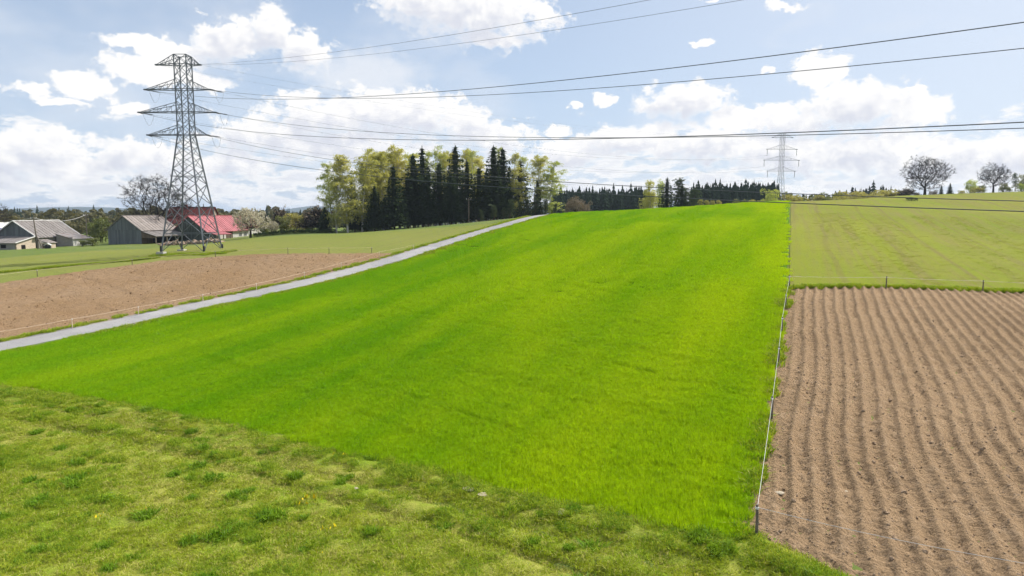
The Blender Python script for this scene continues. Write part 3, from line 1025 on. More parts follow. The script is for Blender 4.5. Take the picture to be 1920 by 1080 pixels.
def proto_pine(seed, h=12.0, spread=2.6, bare=.25, mat='pine_needle', dense=1.0):
    g = np.random.default_rng(seed)
    tr, cr = MB(), MB()
    P, _ = path((0, 0, -.3), (g.normal() * .05, g.normal() * .05, 1), h * .96, 8, g, .05, .02)
    tr.tube(P, np.linspace(.19, .04, len(P)) * h / 12, 7)
    C = []
    nb = int(34 * dense)
    for k in range(nb):
        t = bare + (1 - bare) * (k + .5) / nb
        i = t * (len(P) - 1); i0 = min(int(i), len(P) - 2); q = P[i0] + (P[i0 + 1] - P[i0]) * (i - i0)
        a = k * 2.4 + g.normal() * .3
        L = spread * (1.05 - t) ** .55 * g.uniform(.6, 1.1)
        B, d = path(q, (math.cos(a), math.sin(a), .25 + .5 * t), L, 4, g, .14, .05)
        tr.tube(B, np.linspace(.05, .015, len(B)), 3)
        for m in range(7):
            s = B[g.integers(2, len(B))] + g.normal(size=3) * (.28 + .1 * L)
            C.append(s + rvec(16, g) * g.uniform(.1, .42, 16)[:, None] * np.array([1, 1, .7]))
    C = np.concatenate(C)
    cr.add(*rand_leaves(C, np.full(len(C), .34), g, -.2, .35))
    return [('trunk', tr.mesh('pine_trunk', MATS['bark_pine'])), ('crown', cr.mesh('pine_crown', MATS[mat]))], h


def proto_bare(seed, h=16.0, levels=5, spread=.62, trunk=.42, bark='bark_dark', nchild=(3, 4), low=.22, lift=.06, twig=.013, buds=None, budn=0):
    """leafless tree: trunk, spreading limbs and a haze of fine twigs"""
    g = np.random.default_rng(seed)
    tr, cr = MB(), MB()
    ends = []

    def grow(p, d, L, r, lev):
        n = 5 if lev < 3 else 3
        P, d2 = path(p, d, L, n, g, .14 + .03 * lev, lift if lev < 3 else lift * .3)
        R = np.linspace(r, r * .55, len(P))
        (tr if lev == 0 else cr).tube(P, R, (9, 6, 5, 4, 3, 3, 3)[lev])
        if lev >= levels:
            ends.append(P)
            return
        nc = int(g.integers(nchild[0], nchild[1] + 1)) + (4 if lev == 0 else 1 if lev == 1 else 0)
        for k in range(nc):
            t = 1.0 if k == 0 else g.uniform(.35 if lev else .62, 1.0)
            i = t * (len(P) - 1); i0 = min(int(i), len(P) - 2)
            q = P[i0] + (P[i0 + 1] - P[i0]) * (i - i0)
            ax = rvec(1, g)[0]
            ax = ax - d2 * (ax @ d2); ax /= np.linalg.norm(ax)
            sp = spread * g.uniform(.55, 1.35) * (.45 if k == 0 else 1.0)
            if lev == 0:                                          # main limbs fan out evenly round the trunk
                an = k * 2.4 + g.normal() * .2
                ax = np.array([math.cos(an), math.sin(an), 0])
                sp = (.12 if k == 0 else g.uniform(.55, 1.15))
                d2 = np.array([0, 0, 1.0])
            nd = d2 * math.cos(sp) + ax * math.sin(sp)
            if nd[2] < -.15: nd[2] *= .2
            grow(q, nd, L * g.uniform(.62, .84) * (g.uniform(1.25, 1.6) if lev == 0 else 1.0), max(R[i0] * g.uniform(.48, .68), twig), lev + 1)

    grow((0, 0, -.3), (0.02, 0.01, 1), h * low + .3, trunk, 0)
    # last fine twigs
    Q, D = [], []
    for P in ends:
        for m in range(9):
            i = g.integers(0, len(P))
            Q.append(P[i]); D.append((P[-1] - P[0]) / (np.linalg.norm(P[-1] - P[0]) + 1e-9) + g.normal(size=3) * .55)
    Q, D = np.array(Q), np.array(D)
    D = D / np.linalg.norm(D, axis=1)[:, None] * g.uniform(.35, .95, len(D))[:, None] * h / 16
    W = np.cross(D, rvec(len(D), g)); W = W / (np.linalg.norm(W, axis=1)[:, None] + 1e-9) * twig * 1.0
    V = np.stack([Q - W, Q + W, Q + D], 1).reshape(-1, 3)
    cr.add(V, np.arange(len(V)).reshape(-1, 3))
    mats = [MATS[bark]]
    if buds:
        mats.append(MATS[buds])
        k = g.integers(0, len(Q), budn)
        C = Q[k] + D[k] * g.uniform(0, 1, budn)[:, None] + g.normal(size=(budn, 3)) * .10
        Vb, Fb = rand_leaves(C, np.full(budn, .20), g, 0, .8)
        cr.add(Vb, Fb, 1)
    me_c = cr.mesh('bare_crown', mats)
    top = max(v.co.z for v in me_c.vertices)
    return [('trunk', tr.mesh('bare_trunk', MATS[bark])), ('crown', me_c)], top


def proto_crown(seed, h=16.0, w=17.0, base=.16, n=900, trunk=.5, bark='bark_dark', twigs=18, twl=1.0, twr=.0165, buds=None, budn=0, budsize=.2, flat=.0):
    """leafless tree grown into a domed crown: every shoot joins the nearest limb, limbs thicken by what they carry"""
    g = np.random.default_rng(seed)
    z0 = h * base
    pts = rvec(n * 2, g) * (g.uniform(.06, 1, n * 2) ** (1 / 2.4))[:, None]
    c = np.array([0, 0, z0 + (h - z0) * (.46 - flat)])
    pts = c + pts * np.array([w / 2, w / 2, (h - z0) * .62])
    lob = 1 - .48 * fbm(np.arctan2(pts[:, 1], pts[:, 0]) * 2.2, pts[:, 2] * .35, 1.0, 2, seed)
    pts = c + (pts - c) * lob[:, None]
    pts = pts[(pts[:, 2] > z0 * .8 + .12 * np.hypot(pts[:, 0], pts[:, 1]))][:n]
    nodes = [np.array([0, 0, -.3]), np.array([.02, 0, z0 * .4]), np.array([.03, .02, z0 * .8]), np.array([0, .03, z0 * 1.15]), np.array([.05, 0, z0 * 1.15 + h * .10]), np.array([-.03, .04, z0 * 1.15 + h * .22])]
    par = [-1, 0, 1, 2, 3, 4]
    o = nodes[3]
    order = np.argsort(np.linalg.norm(pts - o, axis=1))
    A = np.zeros((n * 6 + 50, 3)); A[:6] = nodes; m = 6
    dist = np.zeros(len(A)); dist[:6] = [np.linalg.norm(q - o) for q in nodes]
    for i in order:
        p = pts[i]
        d = np.linalg.norm(A[2:m] - p, axis=1)
        cost = d + .42 * dist[2:m] + .8 * np.maximum(0, A[2:m, 2] - p[2] - .2)
        k = int(np.argmin(cost)) + 2
        L = d[k - 2]
        ns = max(1, min(4, int(L / .9)))
        b = A[k].copy(); prev = k
        # arc: leave along the limb, then lift to the target
        pa = par[k]
        dr = (b - A[pa]) if pa >= 0 else np.array([0, 0, 1.0])
        dr = dr / (np.linalg.norm(dr) + 1e-9)
        ctrl = b + dr * L * .35 + np.array([0, 0, -.03 * L])
        for q in range(1, ns + 1):
            f = q / ns
            x = (1 - f) ** 2 * b + 2 * f * (1 - f) * ctrl + f * f * p + (g.normal(size=3) * .05 * L if q < ns else 0)
            A[m] = x; dist[m] = dist[prev] + np.linalg.norm(x - A[prev]); par.append(prev); prev = m; m += 1
    A = A[:m]; par = np.array(par)
    load = np.zeros(m)
    kids = np.zeros(m, int)
    for i in range(m - 1, 0, -1):
        if kids[i] == 0: load[i] += 1
        load[par[i]] += load[i]; kids[par[i]] += 1
    rad = twr + (trunk - twr) * (load / load[1]) ** .58
    tr, cr = MB(), MB()
    # trunk as one tube, limbs as chains
    ti = [0, 1, 2, 3]
    tr.tube(A[ti], [trunk * 1.25, trunk, trunk * .92, trunk * .85], 9)
    # follow the heaviest child to make long chains
    best = np.full(m, -1)
    for i in range(1, m):
        if best[par[i]] < 0 or load[i] > load[best[par[i]]]: best[par[i]] = i
    for i in range(4, m):
        if best[par[i]] == i and par[i] > 3: continue
        ch = [par[i], i]
        while best[ch[-1]] >= 0: ch.append(best[ch[-1]])
        R = rad[ch].copy(); R[0] = R[1]
        r0 = R[1]
        cr.tube(A[ch], R, 6 if r0 > .12 else 4 if r0 > .04 else 3)
    tip = np.where(load <= 3)[0]
    Q = np.repeat(A[tip], twigs, 0)
    Dd = np.repeat(A[tip] - A[par[tip]], twigs, 0)
    Dd = Dd / (np.linalg.norm(Dd, axis=1)[:, None] + 1e-9) + g.normal(size=Dd.shape) * .6
    Dd = Dd / np.linalg.norm(Dd, axis=1)[:, None] * (twl * g.uniform(.5, 1.4, len(Dd)))[:, None]
    Wd = np.cross(Dd, rvec(len(Dd), g)); Wd = Wd / (np.linalg.norm(Wd, axis=1)[:, None] + 1e-9) * twr
    V = np.stack([Q - Wd, Q + Wd, Q + Dd], 1).reshape(-1, 3)
    cr.add(V, np.arange(len(V)).reshape(-1, 3))
    mats = [MATS[bark]]
    if buds:
        mats.append(MATS[buds])
        k = g.integers(0, len(Q), budn)
        C = Q[k] + Dd[k] * g.uniform(0, 1, budn)[:, None] + g.normal(size=(budn, 3)) * .10
        Vb, Fb = rand_leaves(C, np.full(budn, budsize), g, 0, .8)
        cr.add(Vb, Fb, 1)
    return [('trunk', tr.mesh('bare_trunk', MATS[bark])), ('crown', cr.mesh('bare_crown', mats))], h


def proto_bush(seed, h=3.0, w=2.4, leaf='bush_leaf', n=1500, size=.22, clumps=16, stems=7, bark='bark_dark', flat=.8, tall=False):
    g = np.random.default_rng(seed)
    tr, cr = MB(), MB()
    C = []
    for k in range(clumps):
        a, r = g.uniform(0, 6.283), w * .5 * math.sqrt(g.uniform(0, 1)) * .82
        zc = h * (g.uniform(.28, .80) if not tall else g.uniform(.15, .88))
        if tall: r *= (1.15 - zc / h)
        c = np.array([r * math.cos(a), r * math.sin(a), zc])
        s = g.uniform(.55, 1.0) * np.array([w * .22, w * .22, h * .20 * flat])
        m = n // clumps
        v = rvec(m, g) * (g.uniform(.25, 1, m) ** .5)[:, None]
        C.append(c + v * s)
        if k < stems:
            P = np.array([[g.normal() * .08 * w, g.normal() * .08 * w, -.15], c * np.array([.5, .5, .5]), c])
            tr.tube(P, np.array([.05, .035, .015]) * max(1, h / 4), 4)
    # ragged top and skirt
    m = n // 5
    a, r = g.uniform(0, 6.283, m), w * .5 * np.sqrt(g.uniform(0, 1, m))
    C.append(np.c_[r * np.cos(a), r * np.sin(a), h * g.uniform(.04, .45, m)])
    C = np.concatenate(C)
    cr.add(*rand_leaves(C, np.full(len(C), size), g, 0, .7))
    return [('stem', tr.mesh('bush_stem', MATS[bark])), ('foliage', cr.mesh('bush_foliage', MATS[leaf]))], h


def plant(name, proto, p, height, rz=None, label=None, cat='tree', group=None, wide=1.0, sink=.05):
    """set one plant on the ground with copies of its parts"""
    parts, ph = proto
    s = height / ph
    o = empty(name, (float(p[0]), float(p[1]), hz(p[0], p[1]) - sink), rz if rz is not None else random.uniform(0, 6.28))
    o.scale = (s * wide, s * wide, s)
    for nm, me in parts:
        link_mesh(nm, me, o)
    tag(o, label, cat, group)
    return o


def v_top(p, h):
    """image row of a top h metres over the ground at p (to check sizes against the photograph)"""
    z = hz(p[0], p[1]) + h - CZ
    c, s = math.cos(PITCH), math.sin(PITCH)
    return CY - F_PX * (p[1] * s + z * c) / (p[1] * c - z * s)


def h_for(p, v):
    """height over the ground at p that reaches image row v"""
    k = (CY - v) / F_PX
    c, s = math.cos(PITCH), math.sin(PITCH)
    z = p[1] * (k * c - s) / (c + k * s)
    return max(.3, z + CZ - hz(p[0], p[1]))


BIRCH = [proto_birch(11), proto_birch(12, spread=2.7, dens=1.1), proto_birch(13, spread=3.6), proto_birch(14, spread=2.4, dens=.9)]
BIRCH_G = [proto_birch(21, spread=3.0, leaf='birch_leaf_green'), proto_birch(22, spread=3.4, dens=.8, leaf='birch_leaf_green', lean=.08)]
BIRCH_THIN = [proto_birch(31, spread=2.8, dens=.7), proto_birch(32, spread=2.9, dens=.62, leaf='birch_leaf_green')]
SPRUCE = [proto_spruce(41), proto_spruce(42, base=3.2), proto_spruce(43, base=4.2, sag=.45), proto_spruce(44, base=2.9, lv=40)]
PINE = [proto_pine(51), proto_pine(52, spread=3.0, bare=.3), proto_pine(53, spread=2.2, bare=.12, dense=1.3)]
OAK = proto_crown(61, 16, 22, .13, 1300, .50)
OAK2 = proto_crown(62, 14, 17, .17, 800, .42)
FARM_BARE = proto_crown(63, 16, 20, .22, 800, .45)
BLOSSOM = proto_crown(64, 7, 8.6, .20, 420, .26, twl=.5, buds='blossom', budn=7500, budsize=.19)
BARE_BUSH = proto_bare(65, h=5, levels=4, spread=.5, trunk=.07, low=.10, lift=.06, nchild=(4, 5), buds='bud_twig', budn=900)
BUSH = [proto_bush(71), proto_bush(72, h=4, w=3.2, n=2000, clumps=20), proto_bush(73, h=3, w=3.4, leaf='yellow_bush_leaf', n=1600)]
BROWN_BUSH = [proto_bush(75, h=4, w=4, leaf='bud_twig', n=2600, size=.16, clumps=26, stems=16)]
YELLOW_TALL = [proto_bush(76, h=6, w=3, leaf='yellow_bush_leaf', n=1700, clumps=18, tall=True)]
ROUND_TREE = [proto_bush(77, h=8, w=7.5, leaf='bush_leaf', n=3800, size=.34, clumps=34, stems=12), proto_bush(78, h=8, w=6, leaf='birch_leaf_green', n=2600, size=.32, clumps=26, stems=10)]
YOUNG_BIRCH = [proto_bush(81, h=9, w=5.2, leaf='birch_leaf', n=3600, size=.26, clumps=34, stems=8, bark='birch_bark', tall=True), proto_bush(82, h=9, w=4.6, leaf='birch_leaf_green', n=3200, size=.26, clumps=30, stems=8, bark='birch_bark', tall=True)]
HEDGE = proto_bush(79, h=1.2, w=2.2, leaf='hedge_leaf', n=700, size=.18, clumps=10, stems=4)

# ---- the roadside wood
WOOD_F = lambda u: 434.0 + (u - 640) * (411 - 434) / (980 - 640)     # front edge in the picture


def wood():
    def spot(u, back=0.0):
        Y = 187 + (u - 620) / 400 * 14 + back
        return bear(u, Y)
    ordn = ['first', 'second', 'third', 'fourth', 'fifth', 'sixth', 'seventh', 'eighth', 'ninth', 'tenth', 'eleventh', 'twelfth', 'thirteenth']
    birches = [  # column, top row, prototype, distance behind the front
        (622, 305, BIRCH_G[0], 3, 'slim birch at the outer left end of the wood with hanging twigs', .9),
        (634, 296, BIRCH[3], 0, 'pale trunked birch on the left front corner of the wood, left of two', 1.0),
        (655, 289, BIRCH[1], 0, 'pale trunked birch on the left front corner of the wood, right of two', 1.05),
        (682, 279, BIRCH[0], 2, 'tall pointed yellow green birch left of the first tall spruce', .95),
        (703, 284, BIRCH[2], 8, 'yellow green birch crown second from the pointed birch in the wood', .8),
        (722, 282, BIRCH[1], 6, 'yellow birch with bare lower trunk just left of the lone front spruce', .9),
        (741, 280, BIRCH[0], 12, 'yellow birch crown rising right behind the lone front spruce', .85),
        (761, 268, BIRCH_THIN[0], 14, 'tallest thin topped birch above the yellow crowns of the wood', 1.0),
        (800, 283, BIRCH_G[0], 11, 'dull green birch crown between two dark spruces mid wood', .75),
        (818, 268, BIRCH_THIN[1], 6, 'nearly leafless white birch standing in the middle of the wood', .9),
        (837, 281, BIRCH[2], 10, 'golden birch crown right of the nearly leafless white birch', .9),
        (868, 272, BIRCH_THIN[0], 12, 'thin leaved birch behind the spruce above the utility pole', 1.0),
        (893, 280, BIRCH_G[1], 8, 'green birch with weeping crown right of the utility pole', .8),
        (934, 276, BIRCH_G[0], 5, 'sunlit birch wedged between the twin tall spruces', .55),
        (962, 284, BIRCH[3], 3, 'bright yellow green birch right of the twin tall spruces', 1.05),
        (974, 292, BIRCH_G[1], 6, 'light green birch leaning over the gap near the right end of wood', .8),
        (1004, 291, BIRCH[2], 2, 'open crowned birch standing right of the gap in the wood', 1.1),
        (1030, 302, BIRCH_G[0], 1, 'rightmost birch of the wood with weeping light green crown', 1.35)]
    for u, v, pr, back, lab, wd in birches:
        p = spot(u, back)
        plant('birch_tree', pr, p, h_for(p, v), None, lab, 'tree', 'birches of the roadside wood', wd * 1.3)
    spruces = [
        (613, 388, SPRUCE[2], 0, 'small spruce with light edges at the left foot of the wood', 1.1),
        (706, 348, SPRUCE[2], 0, 'short dark spruce below the yellow birches', 1.0),
        (742, 311, SPRUCE[0], -1, 'lone pointed dark spruce standing before the yellow birches', .95),
        (725, 372, SPRUCE[2], -1, 'low broad dark spruce at the foot of the lone pointed one', 1.2),
        (768, 335, SPRUCE[1], 2, 'dark spruce just right of the lone pointed one', 1.0),
        (778, 290, SPRUCE[0], 4, 'tall dark spruce with ragged top left of mid wood', 1.0),
        (795, 275, SPRUCE[3], 9, 'slender spruce tip above the dull green birch', .9),
        (805, 322, SPRUCE[1], 1, 'dense dark spruce in front at the middle of the wood', 1.05),
        (826, 306, SPRUCE[0], 3, 'dark spruce in front of the golden birch crown', 1.0),
        (856, 274, SPRUCE[1], 6, 'tall dark spruce left of the utility pole', .95),
        (848, 325, SPRUCE[2], 0, 'broad dark spruce low on the left of the utility pole', 1.0),
        (877, 300, SPRUCE[3], 7, 'narrow dark spruce directly behind the utility pole', 1.0),
        (899, 314, SPRUCE[0], 4, 'dark spruce beneath the weeping green birch', 1.0),
        (926, 274, SPRUCE[0], 2, 'left one of the twin tall spruces', 1.0),
        (943, 279, SPRUCE[1], 3, 'right one of the twin tall spruces', 1.0),
        (932, 320, SPRUCE[2], 0, 'lower dark spruce in front of the twin tall ones', .9),
        (975, 300, SPRUCE[3], 7, 'slim spruce edging the gap near the right end of the wood', 1.2),
        (1007, 339, SPRUCE[1], 0, 'short pointed spruce in front of the open crowned birch', .9),
        (668, 370, SPRUCE[2], 5, 'dark young spruce behind the two pale birch trunks, left one', 1.1),
        (690, 385, SPRUCE[2], 4, 'dark young spruce right behind the two pale birch trunks', 1.2)]
    for u, v, pr, back, lab, wd in spruces:
        p = spot(u, back)
        plant('spruce_tree', pr, p, h_for(p, v), None, lab, 'tree', 'spruces of the roadside wood', wd * 1.5)
    back = ['leftmost', 'second from left', 'third from left', 'fourth from left', 'fifth from left', 'sixth from left', 'seventh from left', 'eighth from left', 'rightmost']
    for k, (u, v) in enumerate([(694, 292), (713, 287), (733, 284), (752, 282), (772, 288), (786, 292), (846, 284), (882, 291), (912, 296)]):
        p = spot(u, 20 + 3 * math.sin(k * 2.0))
        plant('birch_tree', (BIRCH + BIRCH_G)[k % 5], p, h_for(p, v), None, f'{back[k]} of the birch crowns showing behind the spruce tops', 'tree', 'birches of the roadside wood', 1.65)
    # trees deep inside the wood that fill it behind the front rows
    for k in range(26):
        u = 660 + k * 13.2 + random.uniform(-5, 5)
        if 978 < u < 998: continue
        p = spot(u, random.uniform(14, 30))
        vt = 330 + random.uniform(-12, 30)
        plant('spruce_tree', SPRUCE[k % 4], p, h_for(p, vt), None, 'dark spruce half hidden deep inside the roadside wood', 'tree', 'hidden spruces inside the roadside wood', 1.15)
    young = [(905, 392, PINE[2], 'bushy young pine at the front of the wood, leftmost of the row', 1.1), (928, 383, PINE[0], 'pale round topped young pine left of the road at the front of the wood', 1.3), (955, 372, PINE[2], 'young pine in the row right of the round topped one', 1.3),
             (972, 377, PINE[0], 'bluish young pine below the gap in the wood', 1.2), (989, 372, PINE[2], 'young pine under the short pointed spruce', 1.3), (1003, 368, PINE[1], 'young brownish pine under the open crowned birch', 1.1),
             (1020, 372, PINE[2], 'young pine second from the right end of the wood', 1.3), (1037, 380, PINE[2], 'dark young pine at the right end of the wood', 1.2), (945, 388, PINE[1], 'low young pine beside the road end', 1.2)]
    for u, v, pr, lab, wd in young:
        p = spot(u, -7 if u < 960 else -4)
        plant('young_pine', pr, p, h_for(p, v), None, lab, 'tree', 'young pines in front of the wood', wd * 1.25)


wood()


def right_side():
    # small stand behind the crest
    for u, v, Y, pr, nm, lab, wd in [
            (1213, 333, 214, YOUNG_BIRCH[0], 'birch_tree', 'leftmost pale yellow birch of the small stand on the crest', 1.0),
            (1234, 334, 222, YOUNG_BIRCH[1], 'birch_tree', 'yellow green birch second from left in the small crest stand', 1.0),
            (1246, 333, 210, SPRUCE[3], 'spruce_tree', 'green spruce in the middle of the small crest stand', 2.1),
            (1260, 331, 216, PINE[2], 'pine_tree', 'slender tall pine right of the middle of the crest stand', 1.5),
            (1274, 347, 212, SPRUCE[1], 'spruce_tree', 'dark pointed spruce in the right half of the crest stand', 2.0),
            (1285, 349, 218, PINE[0], 'pine_tree', 'grey green pine second from right in the crest stand', 1.9),
            (1296, 352, 213, PINE[1], 'pine_tree', 'spreading pine at the right end of the crest stand', 1.8)]:
        p = bear(u, Y)
        plant(nm, pr, p, h_for(p, v), None, lab, 'tree', 'small stand on the crest', wd)
    for k, (u, v, lab) in enumerate([(1309, 369, 'leftmost'), (1319, 371, 'second from left'), (1330, 372, 'third from left'), (1341, 370, 'rightmost')]):
        p = bear(u, 232 + k)
        plant('yellow_shrub', YELLOW_TALL[0], p, h_for(p, v), None, f'pale yellow upright shrub right of the crest stand, {lab} of four', 'shrub', 'yellow shrubs on the crest', 1.2)
    for u, v, Y, pr, nm, lab, wd in [
            (1078, 361, 210, BROWN_BUSH[0], 'bare_bush', 'large rounded brown leafless bush right of the wood', .95),
            (1094, 372, 213, BROWN_BUSH[0], 'bare_bush', 'smaller pale brown bush at the right edge of the rounded one', .8),
            (1385, 369, 262, BUSH[1], 'grey_bush', 'round grey green bush on the crest left of the far pylon', 1.2),
            (1413, 371, 258, BUSH[2], 'round_bush', 'small yellowish bush second left of the far pylon', 1.1),
            (1400, 376, 258, BUSH[0], 'round_bush', 'low green bush between the grey and yellowish ones', 1.0),
            (1437, 345, 240, ROUND_TREE[1], 'leafing_tree', 'broad half leafed tree in front of the far pylon', 1.0),
            (1466, 355, 252, BUSH[1], 'round_bush', 'green bush at the right foot of the far pylon', 1.0),
            (1480, 362, 246, BUSH[2], 'round_bush', 'pale bush where the wheat ends on the crest', 1.0)]:
        p = bear(u, Y)
        plant(nm, pr, p, h_for(p, v), None, lab, 'bush' if 'bush' in nm else 'tree', None, wd)
    # belt of bushes on the skyline further right
    names = ['first', 'second', 'third', 'fourth', 'fifth', 'sixth', 'seventh', 'eighth', 'ninth', 'tenth', 'eleventh']
    for k in range(11):
        u = 1497 + k * 15.8
        p = bear(u, 300 + 8 * math.sin(k * 2.1))
        pr = [BUSH[1], BUSH[2], YELLOW_TALL[0], BUSH[1]][k % 4] if k < 6 else [BUSH[2], YELLOW_TALL[0]][k % 2]
        plant('belt_bush', pr, p, h_for(p, 362 - k * .45 + 5 * math.sin(k * 1.7)), None, f'{names[k]} bush from the left in the leafy belt left of the big bare tree', 'bush', 'bush belt on the skyline', 1.8)
    # big bare trees on the skyline
    p = bear(1722, 236)
    plant('bare_oak', OAK, p, h_for(p, 289), .6, 'large spreading leafless tree alone on the hill crest', 'tree', None, 1.04)
    p = bear(1848, 262)
    plant('bare_oak', OAK2, p, h_for(p, 303), 2.0, 'smaller leafless tree near the right edge of the skyline', 'tree', None, 1.0)
    for u, v, Y, pr, nm, lab, wd in [
            (1752, 347, 285, SPRUCE[1], 'spruce_tree', 'small dark spruce right behind the big bare tree, left of two', 1.5),
            (1768, 343, 283, SPRUCE[0], 'spruce_tree', 'small dark spruce right behind the big bare tree, right of two', 1.5),
            (1738, 352, 288, BROWN_BUSH[0], 'bare_bush', 'brown bush at the right foot of the big bare tree', 1.0),
            (1694, 350, 275, BARE_BUSH, 'bare_bush', 'leafless bush at the left foot of the big bare tree', 1.4),
            (1808, 330, 288, ROUND_TREE[1], 'leafing_tree', 'pale green leafing tree left of the smaller bare tree', .9),
            (1828, 345, 280, BUSH[1], 'round_bush', 'green bush under the smaller bare tree, left side', 1.1),
            (1866, 340, 284, ROUND_TREE[0], 'leafing_tree', 'dark bushy tree right under the smaller bare tree', .8),
            (1888, 323, 292, PINE[1], 'pine_tree', 'grey pine second from the right edge of the skyline', 1.1),
            (1908, 322, 285, ROUND_TREE[0], 'leafing_tree', 'dense green tree at the right edge of the skyline', 1.0),
            (1878, 348, 278, BUSH[1], 'round_bush', 'green bush between the smaller bare tree and the grey pine', 1.3),
            (1818, 350, 279, BUSH[2], 'round_bush', 'yellowish bush left under the smaller bare tree', 1.4),
            (1900, 340, 280, ROUND_TREE[1], 'leafing_tree', 'light green tree in front of the dense one at the right edge', .9),
            (1790, 356, 276, BUSH[2], 'round_bush', 'low yellowish bush between the two bare trees', 1.2)]:
        p = bear(u, Y)
        plant(nm, pr, p, h_for(p, v), None, lab, 'bush' if 'bush' in nm else 'tree', None, wd)
    p = hit(1710, 376.5)
    plant('low_shrub', HEDGE, p, 1.15, None, 'low dark shrub standing alone in the seedling field below the bare tree', 'shrub', None, 1.5)


right_side()


def left_side():
    p = bear(304, 196)
    plant('bare_tree', FARM_BARE, p, h_for(p, 322), 1.0, 'large leafless tree behind the grey barn and the pylon', 'tree', None, 1.0)
    p = bear(474, 178)
    plant('blossom_tree', BLOSSOM, p, h_for(p, 388), .3, 'old fruit tree in white blossom beside the pink roof', 'tree', None, 1.05)
    p = bear(516, 186)
    plant('blossom_tree', BLOSSOM, p, h_for(p, 414), 2.3, 'small whitish blossoming tree right of the big one', 'tree', None, .9)
    p = bear(-14, 210)
    plant('bare_tree', FARM_BARE, p, h_for(p, 372), 2.2, 'leafless tree cut by the left edge of the view', 'tree', None, 1.0)
    for u, v, Y, pr, nm, lab, wd in [
            (199, 402, 200, BUSH[1], 'round_bush', 'big rounded greyish bush left behind the grey barn', .95),
            (184, 412, 204, BUSH[0], 'round_bush', 'smaller bush left of the big rounded one by the barn', 1.0),
            (180, 444, 174, BUSH[0], 'green_mound', 'low green thicket left of the grey barn wall', 1.7),
            (160, 449, 173, BUSH[0], 'green_mound', 'left tip of the low thicket beside the white annex', 1.6),
            (535, 400, 205, BUSH[1], 'round_bush', 'greenish bush behind the hedge, third from the wood', 1.0),
            (555, 396, 208, BUSH[2], 'round_bush', 'yellowish tall bush behind the hedge, second from the wood', .9),
            (577, 404, 204, BUSH[1], 'round_bush', 'olive bush behind the hedge next to the brown ones', 1.0),
            (598, 380, 202, BARE_BUSH, 'bare_bush', 'tall brownish leafless bush by the left end of the wood', 1.0),
            (588, 390, 206, BROWN_BUSH[0], 'bare_bush', 'rounded brown bush by the left end of the wood', .8),
            (500, 415, 192, BUSH[0], 'round_bush', 'low green bush right of the blossom tree', 1.2),
            (531, 383, 215, BARE_BUSH, 'bare_tree', 'thin leafless tree sticking up behind the hedge bushes', .6),
            (570, 427, 186, BUSH[2], 'round_bush', 'small pale bush just behind the dark hedge', 1.0)]:
        p = bear(u, Y)
        plant(nm, pr, p, h_for(p, v), None, lab, 'bush' if nm != 'bare_tree' else 'tree', None, wd)
    # clipped hedge along the far side of the pale field: one plant row, a thing with its lengths as parts
    h = empty('hedge', g3(bear(520, 181)))
    us = np.linspace(482, 628, 26)
    base = h.location
    for k, u in enumerate(us):
        p = bear(u, 178 + (u - 480) * .055)
        for nm, me in HEDGE[0]:
            if nm != 'foliage': continue
            link_mesh('hedge_length', me, h, Vector(g3(p, -.1)) - base, (0, 0, k * 1.3), (.75, .75, 1.05 + .12 * math.sin(k * 2.3)))
    tag(h, 'long low dark green hedge between the blossom tree and the wood', 'hedge')


left_side()


